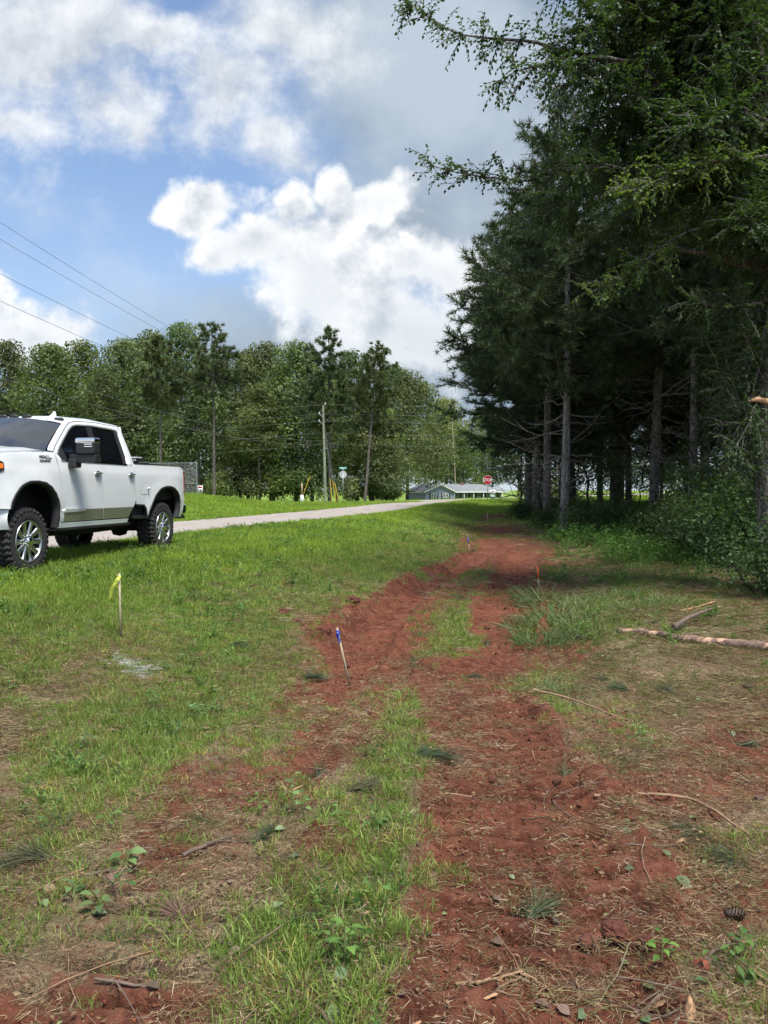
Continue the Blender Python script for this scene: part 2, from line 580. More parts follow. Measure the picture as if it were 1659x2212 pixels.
for tr in TRACKS_D:
    P = np.array([list(gpt(*p)) for p in tr])
    # resample
    d = np.concatenate([[0], np.cumsum(np.linalg.norm(np.diff(P[:, :2], axis=0), axis=1))])
    s = np.linspace(0, d[-1], 25)
    Q = np.stack([np.interp(s, d, P[:, k]) for k in range(3)], 1)
    for _ in range(3): Q[1:-1] = (Q[:-2] + 2 * Q[1:-1] + Q[2:]) / 4
    sl_ = np.concatenate([[0], np.cumsum(np.linalg.norm(np.diff(Q[:, :2], axis=0), axis=1))])
    TRACKS.append((Q, sl_, .30 if len(TRACKS) == 0 else .40))


def gz(x, y):
    return float(ground(np.array([x]), np.array([y]))[0])


# ------------------------------------------------------------------ materials
def mat_new(name):
    m = bpy.data.materials.new(name)
    m.use_nodes = True
    t = m.node_tree
    t.nodes.clear()
    n = NT(t)
    o = n.node('ShaderNodeOutputMaterial')
    return m, n, o


def principled(n, o, **kw):
    b = n.node('ShaderNodeBsdfPrincipled', kw)
    n.t.links.new(b.outputs[0], o.inputs[0])
    return b


def simple(name, col, rough=.6, metal=0.0, var=.0, vscale=8.0, bump=0.0, bscale=60.0, spec=.5, coat=0.0, gen='Object'):
    m, n, o = mat_new(name)
    c = (*col, 1)
    tc = n.node('ShaderNodeTexCoord').outputs[gen]
    kw = {'Roughness': rough, 'Metallic': metal, 'Specular IOR Level': spec, 'Coat Weight': coat, 'Coat Roughness': .03}
    if var:
        f = n.noise(tc, vscale, 6, .65)
        c = n.mix(n.ramp(f, .25, .75), tuple(x * (1 - var) for x in col), tuple(min(1, x * (1 + var)) for x in col))
    b = principled(n, o, **{'Base Color': c}, **kw)
    if bump:
        bp = n.node('ShaderNodeBump', {'Strength': bump, 'Distance': .01, 'Height': n.noise(tc, bscale, 5, .6)})
        n.t.links.new(bp.outputs[0], b.inputs['Normal'])
    return m


def leaf_mat(name, dark, light, trans=.35, rough=.55, inst=False, spec=.3, yellow=None):
    """foliage: colour varied per leaf ('rnd') and per clump, with light coming through"""
    m, n, o = mat_new(name)
    a = n.node('ShaderNodeAttribute', attribute_name='rnd').outputs['Fac']
    c = n.mix(a, dark, light)
    if inst:
        ti = n.node('ShaderNodeAttribute', attribute_name='tint', attribute_type='INSTANCER').outputs['Color']
        c = n.mix(1.0, c, ti, 'MULTIPLY')
    else:
        oi = n.node('ShaderNodeObjectInfo').outputs['Random']
        hs = n.node('ShaderNodeHueSaturation', {'Hue': n.ramp(oi, 0, 1, .472, .515, False), 'Saturation': n.ramp(n.m('FRACT', n.m('MULTIPLY', oi, 3.7)), 0, 1, .78, 1.02, False), 'Value': n.ramp(n.m('FRACT', n.m('MULTIPLY', oi, 7.3)), 0, 1, .72, 1.28, False), 'Fac': 1.0, 'Color': c})
        c = hs.outputs[0]
    d = n.node('ShaderNodeBsdfPrincipled', {'Base Color': c, 'Roughness': rough, 'Specular IOR Level': spec})
    tr = n.node('ShaderNodeBsdfTranslucent', {'Color': n.mix(1.0, c, (1.25, 1.3, .55), 'MULTIPLY')})
    mx = n.node('ShaderNodeMixShader', [trans, d.outputs[0], tr.outputs[0]])
    n.t.links.new(mx.outputs[0], o.inputs[0])
    return m


def bark_mat(name, dark, light, scale=9.0, lichen=0.0, moss=0.0):
    m, n, o = mat_new(name)
    tc = n.node('ShaderNodeTexCoord').outputs['Object']
    st = n.v('MULTIPLY', tc, (1, 1, .22))
    vo = n.node('ShaderNodeTexVoronoi', {'Vector': n.v('ADD', st, n.v('MULTIPLY', n.noise(tc, 6, 3, col=True), (.1, .1, .1))), 'Scale': scale * 2.2}, feature='DISTANCE_TO_EDGE').outputs['Distance']
    f = n.noise(st, scale, 7, .65)
    c = n.mix(n.ramp(f, .3, .7), dark, light)
    c = n.mix(n.ramp(vo, .0, .12, .75, 0.0), c, tuple(x * .35 for x in dark))
    if lichen:
        li = n.noise(tc, 14, 6, .7)
        c = n.mix(n.m('MULTIPLY', n.ramp(li, .56, .66), lichen), c, (.42, .45, .40))
    b = principled(n, o, **{'Base Color': c, 'Roughness': .9, 'Specular IOR Level': .15})
    h = n.m('ADD', n.ramp(vo, 0, .2), n.m('MULTIPLY', f, .6))
    bp = n.node('ShaderNodeBump', {'Strength': .9, 'Distance': .03, 'Height': h})
    n.t.links.new(bp.outputs[0], b.inputs['Normal'])
    return m


def ground_mat():
    m, n, o = mat_new('ground_soil')
    P = n.node('ShaderNodeNewGeometry').outputs['Position']
    at = lambda k: n.node('ShaderNodeAttribute', attribute_name=k).outputs['Fac']
    cl, gr, wd = at('clay'), at('grass'), at('wood')
    # red clay
    f1, f2, f3 = n.noise(P, 2.3, 6, .62), n.noise(P, 13, 7, .65), n.noise(P, 70, 5, .65)
    clay = n.mix(n.ramp(f1, .3, .7), (.085, .026, .0145), (.180, .060, .033))
    clay = n.mix(n.ramp(f2, .40, .72, 0, .75), clay, (.255, .103, .060))
    clay = n.mix(n.ramp(f3, .5, .75, 0, .55), clay, (.085, .030, .018))
    pal = n.noise(n.v('MULTIPLY', P, (1, 2.0, 1)), 5.5, 5, .6)
    clay = n.mix(n.ramp(pal, .60, .76, 0, .6), clay, (.29, .145, .092))
    # straw and needle litter
    w = n.node('ShaderNodeVectorMath', [P, n.v('MULTIPLY', n.noise(P, 4, 3, col=True), (.5, .5, .5))], operation='ADD').outputs[0]
    s1 = n.noise(n.v('MULTIPLY', w, (1.0, .16, 1)), 85, 4, .6)
    s2 = n.noise(n.v('MULTIPLY', w, (.16, 1.0, 1)), 95, 4, .6)
    sm = n.m('MAXIMUM', s1, s2)
    straw = n.mix(n.ramp(sm, .42, .68), (.085, .050, .030), (.38, .285, .17))
    straw = n.mix(n.ramp(f1, .42, .66, 0, .55), straw, (.115, .105, .052))
    soil_g = n.mix(n.ramp(f2, .3, .7), (.045, .055, .018), (.10, .13, .038))
    far = n.node('ShaderNodeCameraData')
    cov = n.m('ADD', cl, n.m('MULTIPLY', n.m('SUBTRACT', f2, .5), .9))
    cov = n.m('ADD', cov, n.m('MULTIPLY', n.m('SUBTRACT', f3, .5), .5))
    c = n.mix(n.ramp(cov, .12, .46), straw, clay)
    gcov = n.m('ADD', gr, n.m('MULTIPLY', n.m('SUBTRACT', f2, .5), .8))
    c = n.mix(n.ramp(gcov, .35, .85, 0, .92), c, soil_g)
    lawn = n.mix(n.ramp(n.noise(P, .55, 5, .6), .35, .65), (.15, .235, .030), (.225, .330, .050))
    lawn = n.mix(n.ramp(f2, .3, .7, 0, .5), lawn, (.075, .135, .02))
    sp = n.node('ShaderNodeSeparateXYZ', [P])
    c = n.mix(n.m('MULTIPLY', n.ramp(sp.outputs[1], 13, 30), n.ramp(gr, .5, .9)), c, lawn)
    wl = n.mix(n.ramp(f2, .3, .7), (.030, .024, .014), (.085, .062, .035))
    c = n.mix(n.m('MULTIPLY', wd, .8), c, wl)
    # sprayed white survey paint
    pa = at('paint')
    pc = n.m('MULTIPLY', pa, n.ramp(f3, .35, .6))
    c = n.mix(pc, c, (.72, .74, .76))
    b = principled(n, o, **{'Base Color': c, 'Roughness': .92, 'Specular IOR Level': .22})
    hh = n.m('ADD', n.m('MULTIPLY', f2, .5), n.m('ADD', n.m('MULTIPLY', f3, .35), n.m('MULTIPLY', sm, .25)))
    bp = n.node('ShaderNodeBump', {'Strength': 1.0, 'Distance': .05, 'Height': hh})
    n.t.links.new(bp.outputs[0], b.inputs['Normal'])
    return m


def road_mat():
    m, n, o = mat_new('weathered_asphalt')
    P = n.node('ShaderNodeNewGeometry').outputs['Position']
    f = n.noise(P, 45, 5, .7)
    g = n.noise(P, .7, 5, .6)
    c = n.mix(n.ramp(f, .3, .7), (.25, .22, .195), (.42, .375, .34))
    c = n.mix(n.ramp(g, .35, .65, 0, .5), c, (.37, .315, .27))
    vo = n.node('ShaderNodeTexVoronoi', {'Vector': n.v('ADD', P, n.v('MULTIPLY', n.noise(P, 1.5, 4, col=True), (.9, .9, 0))), 'Scale': .45}, feature='DISTANCE_TO_EDGE').outputs['Distance']
    ck = n.m('MULTIPLY', n.ramp(vo, .0, .012, 1, 0), n.ramp(g, .45, .55))
    c = n.mix(n.m('MULTIPLY', ck, .7), c, (.06, .052, .045))
    c = n.mix(n.ramp(n.noise(P, 2.4, 5, .7), .58, .72, 0, .55), c, (.15, .12, .095))
    c = n.mix(n.ramp(n.noise(n.v('MULTIPLY', P, (1, .12, 1)), 1.7, 4, .6), .52, .7, 0, .5), c, (.20, .185, .17))
    b = principled(n, o, **{'Base Color': c, 'Roughness': .9, 'Specular IOR Level': .25})
    bp = n.node('ShaderNodeBump', {'Strength': .5, 'Distance': .01, 'Height': f})
    n.t.links.new(bp.outputs[0], b.inputs['Normal'])
    return m


# ------------------------------------------------------------------ ground sheet, roads
PAINT_SPOTS = []


def build_ground():
    rad = np.concatenate([[.35, .8, 1.3], np.geomspace(1.75, 14, 700), np.geomspace(14, 62, 120)[1:], np.geomspace(63.5, 100, 26), np.geomspace(104, 5000, 40)])
    ang = np.concatenate([np.linspace(-36, 36, 430), np.linspace(37, 323, 74)[1:-1]])
    ang = np.radians(ang)
    Rr, Aa = np.meshgrid(rad, ang, indexing='ij')
    x, y = (Rr * np.sin(Aa)).ravel(), (Rr * np.cos(Aa)).ravel()
    z = ground(x, y)
    nr, na = len(rad), len(ang)
    i = np.arange(nr - 1)[:, None] * na
    j = np.arange(na)[None, :]
    k = (j + 1) % na
    F = np.stack([i + j, i + na + j, i + na + k, i + k], -1).reshape(-1, 4)
    F = F[:, ::-1]
    mb = MB()
    mb.add(np.stack([x, y, z], 1), F)
    mb.add(np.array([[0, 0, z[:na].mean()]]), np.zeros((0, 3)))
    o = mb.build('ground', ground_mat(), smooth=True)
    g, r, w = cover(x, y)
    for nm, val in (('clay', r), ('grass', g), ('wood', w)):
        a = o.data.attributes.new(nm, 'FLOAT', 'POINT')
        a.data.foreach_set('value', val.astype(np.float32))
    pa = np.zeros(len(x))
    PAINT_SPOTS.clear()
    for (dx, dy, ra) in ((255, 1415, .08), (275, 1428, .09), (300, 1440, .13), (312, 1452, .08)):
        q = gpt(dx, dy)
        PAINT_SPOTS.append((q.x, q.y, ra))
        pa = np.maximum(pa, .9 * (1 - sst(np.hypot(x - q.x, (y - q.y) * .7), ra * .4, ra)))
    a = o.data.attributes.new('paint', 'FLOAT', 'POINT')
    a.data.foreach_set('value', pa.astype(np.float32))
    tag(o, 'rough red clay and grass ground with dozer tracks', None, kind='structure')
    return o


build_ground()


def strip(name, pts_l, pts_r, nx, zfun, mat, lift, label):
    L, Rr = np.asarray(pts_l, float), np.asarray(pts_r, float)
    t = np.linspace(0, 1, nx)
    XY = L[:, None] * (1 - t)[None, :, None] + Rr[:, None] * t[None, :, None]
    n = len(L)
    z = zfun(XY[..., 0].ravel(), XY[..., 1].ravel()) + lift
    V = np.concatenate([XY.reshape(-1, 2), z[:, None]], 1)
    i = np.arange(n - 1)[:, None] * nx
    j = np.arange(nx - 1)[None, :]
    F = np.stack([i + j, i + j + 1, i + nx + j + 1, i + nx + j], -1).reshape(-1, 4)
    mb = MB()
    mb.add(V, F)
    # a thin skirt so that the edge has thickness
    for e in (0, nx - 1):
        idx = np.arange(n) * nx + e
        E = np.concatenate([V[idx], V[idx] - np.array([0, 0, .14])])
        Fi = np.stack([np.arange(n - 1), np.arange(1, n), np.arange(1, n) + n, np.arange(n - 1) + n], 1)
        mb.add(E, Fi)
    o = mb.build(name, mat, smooth=False)
    return tag(o, label, None, kind='structure')


ASPHALT = road_mat()
ys = np.concatenate([np.arange(-60, 8, 4.0), np.arange(8, CROSS_Y0 - .2, .35)])
jit = lambda n, s: (fbm(ys, ys * 0 + n, 1.3, 3, n) - .5) * s
el = np.stack([road_edge_x(ys) + jit(1, .55), ys], 1)
er = np.stack([road_edge_x(ys) - ROAD_W / ROAD_COS + jit(2, .55), ys], 1)
fl = sst(ys, 62, 72)[:, None] * np.array([[3.0, 0]])
strip('road', er - fl, el + fl, 9, macro, ASPHALT, .012, 'weathered pale asphalt road passing the parked truck')
xs = np.arange(-120, 140, 1.0)
strip('cross_road', np.stack([xs, xs * 0 + CROSS_Y0 + .15 * np.sin(xs * .3)], 1), np.stack([xs, xs * 0 + CROSS_Y1], 1), 5, macro, ASPHALT, .03, 'pale asphalt cross road beyond the stop sign')

# ------------------------------------------------------------------ trees and shrubs
BARK_PINE = bark_mat('bark_pine', (.100, .084, .074), (.255, .225, .20), 7, .85)
BARK_GREY = bark_mat('bark_grey', (.12, .108, .09), (.29, .265, .23), 6, .5)
BARK_DARK = bark_mat('bark_dark', (.030, .024, .018), (.085, .070, .055), 8, .15)
BARK_RED = bark_mat('bark_reddish', (.070, .040, .028), (.15, .095, .07), 8, .1)
BARK_PALE = bark_mat('bark_pale', (.20, .18, .165), (.43, .40, .37), 7, .6)
LEAF_OAK = leaf_mat('leaf_oak', (.052, .098, .024), (.185, .240, .072), .35)
LEAF_LIGHT = leaf_mat('leaf_light', (.085, .130, .030), (.245, .280, .100), .34)
LEAF_ELM = leaf_mat('leaf_elm', (.022, .062, .022), (.125, .210, .048), .40)
LEAF_SHRUB = leaf_mat('leaf_shrub', (.024, .058, .016), (.085, .140, .042), .40)
NEEDLE = leaf_mat('pine_needle', (.019, .046, .021), (.068, .108, .042), .25, .5)
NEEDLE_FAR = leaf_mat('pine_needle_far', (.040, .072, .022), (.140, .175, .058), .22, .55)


def rdir(n, up=0.0):
    v = rng.normal(0, 1, (n, 3))
    v[:, 2] += up
    return unit(v)


def bez(a, b, sag, n=7, wob=0.0):
    t = np.linspace(0, 1, n)[:, None]
    p = np.asarray(a) * (1 - t) + np.asarray(b) * t
    p = p + np.array([0, 0, 1.0]) * (np.sin(t * math.pi) * sag)
    if wob: p[1:-1] += rng.normal(0, wob, (n - 2, 3))
    return p


def deciduous(h, R, base, nlobe=26, nleaf=7500, leaf=.40, trunk_r=.26, taper=.6):
    tr, cr = MB(), MB()
    lean = rng.normal(0, .4, 2)
    n = 10
    t = np.linspace(0, 1, n)
    path = np.stack([lean[0] * t ** 2 + rng.normal(0, .08, n), lean[1] * t ** 2 + rng.normal(0, .08, n), t * h * .86], 1)
    path[0, :2] = 0
    tube(tr, path, trunk_r * (1 - t * .86) + .02, 8)
    cs, rs = [], []
    for k in range(nlobe):
        f = (k + .5) / nlobe
        z = base + (h - base) * (f ** .85) * .96
        env = R * (math.sin(math.pi * min(1, .12 + .88 * f) ** taper) ** .75 if f < .995 else .3)
        a = k * 2.4 + rng.normal(0, .4)
        d = env * (.25 + .65 * rng.random() ** .6)
        lr = R * (.20 + .28 * rng.random() ** 1.4) * (1 - .25 * f)
        cs.append((lean[0] * f + d * math.cos(a), lean[1] * f + d * math.sin(a), min(z, h - lr * .8)))
        rs.append(lr)
    cs, rs = np.array(cs), np.array(rs)
    for c_, r_ in zip(cs, rs):
        if rng.random() < .75:
            s = path[min(n - 1, int(np.searchsorted(path[:, 2], c_[2] - 2.2)))]
            tube(tr, bez(s, c_, -.3, 5, .12), np.linspace(trunk_r * .34, .02, 5), 5)
    w = rs ** 2 / (rs ** 2).sum()
    for c_, r_, ww in zip(cs, rs, w):
        k = int(nleaf * ww)
        d = rdir(k, .35)
        rad = r_ * (.45 + .75 * rng.random(k) ** .6)
        lobe = rng.random() * .65
        lsz = leaf * (.35 + 1.15 * rng.random(k) ** 1.8)
        p = c_ + d * rad[:, None] * np.array([1, 1, .78])
        nn = unit(d * 1.0 + rng.normal(0, .55, (k, 3)) + np.array([0, 0, .3]))
        leaves(cr, p, np.cross(nn, rng.normal(0, 1, (k, 3))), nn, lsz, lsz * (.45 + .4 * rng.random(k)), 0, np.clip(lobe + .45 * (rng.random(k) - .2), 0, 1))
    return tr, cr


def tuft(mb, C, Dv, nn, L, W, mat, spread=.75, col=None):
    """bunches of needles fanning out from each C along Dv"""
    n = len(C)
    B = np.repeat(C, nn, 0)
    d = unit(np.repeat(Dv, nn, 0) + rng.normal(0, spread, (n * nn, 3)))
    cc = np.repeat(rng.random(n) if col is None else col, nn) * .75 + rng.random(n * nn) * .25
    blades(mb, B, d, L * (.7 + .5 * rng.random(n * nn)), W, mat, cc, .06, 1)


def pine(h, base, R, nb=72, r0=.17, dead=26, needle=.25, nw=.017, cone=1.0, top_round=.5, dens=1.0, live_up=.35):
    tr, cr = MB(), MB()
    n = 14
    t = np.linspace(0, 1, n)
    ph = rng.random() * 6
    path = np.stack([.12 * np.sin(t * 4 + ph) * t, .12 * np.cos(t * 5 + ph) * t, t * h], 1)
    tube(tr, path, r0 * (1 - t * .9) + .012, 10, rough=.03)
    at = lambda z: np.array([np.interp(z, path[:, 2], path[:, 0]), np.interp(z, path[:, 2], path[:, 1]), z])
    for k in range(dead):                                  # bare dead limbs under the crown
        z = base * (.16 + .95 * rng.random())
        a = rng.random() * 6.28
        L = (.7 + 2.3 * rng.random()) * min(1, .4 + z / base)
        dv = np.array([math.cos(a), math.sin(a), rng.normal(.12, .25)])
        e = at(z) + dv * L
        p = bez(at(z), e, rng.normal(-.12, .16), 6, .05)
        tube(tr, p, np.linspace(.028, .006, 6), 4, 0, cap=False)
        for q in range(2 if L > 1.3 else 0):
            s = p[2 + q]
            tube(tr, bez(s, s + unit(dv + rng.normal(0, .6, 3)) * L * .4, -.05, 4, .03), np.linspace(.012, .004, 4), 3, 0, cap=False)
    C, Dv = [], []
    for k in range(nb):
        f = (k + rng.random()) / nb
        z = base + (h - base) * f
        env = R * ((1 - f) ** cone * (1 - top_round) + top_round * math.sqrt(max(0, 1 - f ** 2.2))) * (.62 + .5 * rng.random())
        env *= min(1, .5 + f * 3)
        env = max(env, .35)
        a = k * 2.399 + rng.normal(0, .35)
        el = live_up * (f - .25) + rng.normal(.05, .16)
        dv = np.array([math.cos(a) * math.cos(el), math.sin(a) * math.cos(el), math.sin(el)])
        s = at(z)
        e = s + dv * env + np.array([0, 0, .10 * env])
        p = bez(s, e, -.10 * env, 6, .03)
        tube(cr, p, np.linspace(.035 * (1.2 - f) + .008, .008, 6), 4, 1, cap=False)
        m = max(2, int(env * 3.4 * dens))
        for q in range(m):
            u = .28 + .72 * (q + rng.random()) / m
            b = p[0] + (p[-1] - p[0]) * u + np.array([0, 0, -.10 * env * math.sin(u * math.pi)])
            sd = unit(dv * .8 + rng.normal(0, .75, 3) + np.array([0, 0, .25]))
            sl = env * (.16 + .22 * rng.random()) * (1.25 - u * .6)
            te = b + sd * sl
            tube(cr, [b, (b + te) / 2, te], [.009, .007, .005], 3, 1, cap=False)
            kk = 2 + int(sl * 5)
            for w_ in range(kk):
                C.append(b + sd * sl * (w_ + 1) / kk)
                Dv.append(unit(sd + np.array([0, 0, .45]) + rng.normal(0, .25, 3)))
        C.append(e); Dv.append(unit(dv + np.array([0, 0, .5])))
    tuft(cr, np.array(C), np.array(Dv), 15, needle, nw, 0)
    return tr, cr


def tree_kind(gen, name, bark, foliage):
    tr, cr = gen
    return tr.mesh(name + '_trunk', bark, True), cr.mesh(name + '_crown', foliage, False)


def place_tree(kind, name, x, y, rz, sc, label, group, z=None, cat='tree', tilt=(0, 0), parts=('trunk', 'crown')):
    o = empty(name, (x, y, (gz(x, y) if z is None else z) - .05), rz)
    o.rotation_euler = (tilt[0], tilt[1], rz)
    o.scale = sc if isinstance(sc, tuple) else (sc, sc, sc)
    for me, nm in zip(kind, parts): link(bpy.data.objects.new(nm, me), o)
    tag(o, label, cat, group)
    return o


def ztop(dy, Y): return CAMZ + (HORIZON - dy / 2.16) / FPX * Y
def xat(dx, Y): return (dx / 2.16 - 384) / FPX * Y


# --- far tree line across the cross road
dec = [tree_kind(deciduous(23, 6.2, 5.5, 58, 15000, .36), 'oak', BARK_GREY, LEAF_OAK),
       tree_kind(deciduous(22, 5.0, 4.0, 54, 13500, .35), 'poplar', BARK_GREY, LEAF_OAK),
       tree_kind(deciduous(20, 6.8, 3.0, 60, 15500, .36, .24), 'maple', BARK_DARK, LEAF_OAK),
       tree_kind(deciduous(17, 6.0, 3.4, 54, 14000, .33, .22), 'sweetgum', BARK_DARK, LEAF_LIGHT),
       tree_kind(deciduous(24, 4.6, 9.0, 40, 9500, .35, .22), 'slim', BARK_GREY, LEAF_OAK)]
fpine = [tree_kind(pine(24, 14.5, 4.2, 46, .24, 10, .62, .10, .6, .8, .62, .5), 'tall_pine', BARK_PINE, [NEEDLE_FAR, BARK_PINE]),
         tree_kind(pine(22, 9.0, 4.6, 60, .24, 8, .62, .10, .8, .6, .60, .5), 'full_pine', BARK_PINE, [NEEDLE_FAR, BARK_PINE])]
HTS = [23, 22, 20, 17, 24]
PH = [24, 22]
far = [  # photo x, photo top y, distance, kind (d0-4, p0-1), what singles it out
    (-120, 735, 104, 'd2', 'broad dark tree beyond the truck at the left edge of the photo'),
    (35, 738, 106, 'd1', 'leafy green tree above the truck hood at the left edge'),
    (112, 745, 100, 'd2', 'rounded green tree rising above the truck windshield'),
    (190, 738, 108, 'd0', 'dense tree behind the truck roof, left of the tallest oaks'),
    (268, 735, 102, 'd2', 'dark full tree rising behind the truck cab'),
    (318, 715, 110, 'd1', 'slender leafy tree just left of the tallest oak'),
    (392, 700, 98, 'd0', 'tallest broad oak behind the truck bed'),
    (462, 706, 85, 'p0', 'tall pine with long bare trunk standing behind the truck bed'),
    (347, 735, 84, 'p0', 'pine with bare grey trunk right behind the truck cab'),
    (520, 765, 104, 'd1', 'leafy tree between the bare pine trunk and the utility pole'),
    (585, 740, 106, 'd0', 'broad round tree left of the utility pole'),
    (640, 738, 100, 'd2', 'full green tree directly left of the utility pole'),
    (712, 714, 94, 'p1', 'tall clumpy pine rising directly behind the utility pole'),
    (770, 758, 108, 'd1', 'leafy tree behind the street name sign'),
    (806, 765, 98, 'p1', 'full pine right of the utility pole, above the leaning trunk'),
    (850, 790, 185, 'd0', 'rounded tree behind the left end of the blue house'),
    (800, 862, 106, 'd3', 'pale yellow green tree at the left end of the blue house'),
    (940, 890, 172, 'd3', 'pale green tree hanging over the blue house roof'),
    (560, 830, 96, 'd4', 'slim tree in front of the wood left of the utility pole'),
    (430, 800, 96, 'd4', 'slim pale trunked tree behind the truck tailgate'),
    (800, 895, 99, 'd3', 'low bushy tree between the leaning trunk and the pole'),
    (835, 955, 100, 'd3', 'small light green tree left of the blue house'),
    (230, 800, 96, 'd4', 'slim tree half hidden behind the truck cab roof'),
    (905, 825, 178, 'd0', 'tall rounded tree above the gable of the blue house'),
    (880, 800, 150, 'd2', 'tall tree just left of the blue house'),
    (965, 858, 182, 'd3', 'tall pale green tree above the middle of the blue house roof'),
    (1040, 880, 186, 'd3', 'pale green tree above the right part of the house roof'),
    (1000, 925, 170, 'd0', 'tree standing behind the middle of the blue house'),
    (1062, 905, 176, 'd1', 'dark tree right behind the stop sign and house roof'),
    (1120, 880, 172, 'd0', 'tree beyond the right end of the blue house'),
    (1200, 900, 165, 'd2', 'tree far behind the pine wood, first beyond the house'),
]
for (dx, ty, Y, k, lab) in far:
    H = ztop(ty, Y) + .3
    x = xat(dx, Y)
    z0 = float(macro(np.array([x]), np.array([Y]))[0])
    H = ztop(ty, Y) - z0
    s = H / (HTS[int(k[1])] if k[0] == 'd' else PH[int(k[1])])
    kind = dec[int(k[1])] if k[0] == 'd' else fpine[int(k[1])]
    w = max(s, .82) if k[0] == 'd' else s
    place_tree(kind, 'pine_tree' if k[0] == 'p' else 'broadleaf_tree', x, Y, rng.random() * 6.28, (w, w, s), lab, 'trees beyond the cross road', z0)
for i in range(13):                                         # behind the wood, across the road on the right
    x = 42 + i * 7.5 + rng.normal(0, 1.5)
    Y = 118 + rng.random() * 40
    place_tree(dec[i % 4], 'broadleaf_tree', x, Y, rng.random() * 6.28, .75 + .3 * rng.random(), 'far tree glimpsed through the trunks of the pine wood', 'far trees behind the pine wood')
for i in range(14):                                         # second row closing the gaps on the left
    x = -74 + i * 5.2 + rng.normal(0, 1.0)
    place_tree(dec[(i * 2 + 1) % 3], 'broadleaf_tree', x, 114 + rng.random() * 14, rng.random() * 6.28, .95 + .2 * rng.random(), 'tree of the second row, filling gaps in the far wood', 'second row of the far wood')
# leaning bare pine right of the utility pole
lp = place_tree(fpine[0], 'pine_tree', xat(788, 84), 84, .8, .72, 'leaning pine with pale bare trunk right of the street name sign', 'trees beyond the cross road', tilt=(0, R_(7)))

# understory along the far wood edge
def shrub(R, h, nleaf, leaf, nl=14):
    st, fo = MB(), MB()
    for k in range(nl):
        a = rng.random() * 6.28
        d = R * rng.random() ** .6 * .8
        c_ = np.array([d * math.cos(a), d * math.sin(a), h * (.25 + .55 * rng.random()) * (1.1 - .4 * d / R)])
        tube(st, bez((c_[0] * .25, c_[1] * .25, 0), c_, .08, 5, .03), np.linspace(.018, .005, 5), 4, 0, cap=False)
        m = nleaf // nl
        dd = rdir(m, .3)
        p = c_ + dd * (R * .42 * (.35 + .75 * rng.random(m)))[:, None] * np.array([1, 1, .8])
        p[:, 2] = np.maximum(p[:, 2], .03)
        nn = unit(dd * .6 + rng.normal(0, .5, (m, 3)) + np.array([0, 0, .6]))
        leaves(fo, p, np.cross(nn, rng.normal(0, 1, (m, 3))), nn, leaf * (.6 + .8 * rng.random(m)), leaf * .6 * (.6 + .7 * rng.random(m)), 0, rng.random(m))
    return st, fo


def shrub_kind(g, name, fol): return g[0].mesh(name + '_stems', BARK_DARK, True), g[1].mesh(name + '_foliage', fol, False)


big_sh = [shrub_kind(shrub(3.2, 4.2, 4200, .30, 18), 'thicket', LEAF_OAK), shrub_kind(shrub(2.4, 3.0, 3200, .26, 14), 'thicket_light', LEAF_LIGHT)]
for i, (dx, Y, k, s, lab) in enumerate([
    (150, 97, 0, 1.2, 'dark thicket behind the truck windshield'), (300, 95, 0, 1.3, 'dark thicket showing past the truck cab'), (470, 96, 0, 1.1, 'thicket at the foot of the tall bare pine'),
    (540, 97, 0, 1.2, 'dark thicket between bare pine and white marker post'), (610, 97, 0, 1.1, 'thicket behind the white marker post'), (680, 95, 0, 1.2, 'thicket just left of the utility pole foot'),
    (765, 97, 1, 1.1, 'pale leafy bush beside the street name sign'), (815, 98, 0, .9, 'dark low thicket by the leaning pine'), (832, 100, 1, .8, 'light bush left of the blue house'),
    (900, 140, 0, .38, 'dark round shrub in front of the house side wall'), (400, 97, 0, 1.2, 'thicket behind the truck tailgate'), (60, 98, 0, 1.3, 'dark thicket at the far left edge'),
    (1160, 150, 0, 1.4, 'round bush beyond the right end of the house'), (1215, 146, 1, 1.3, 'yellowish bush past the house seen beside the trunks')]):
    x = xat(dx, Y)
    place_tree(big_sh[k], 'thicket', x, Y, rng.random() * 6.28, s, lab, 'bushes along the far wood', None, 'bush', parts=('stems', 'foliage'))

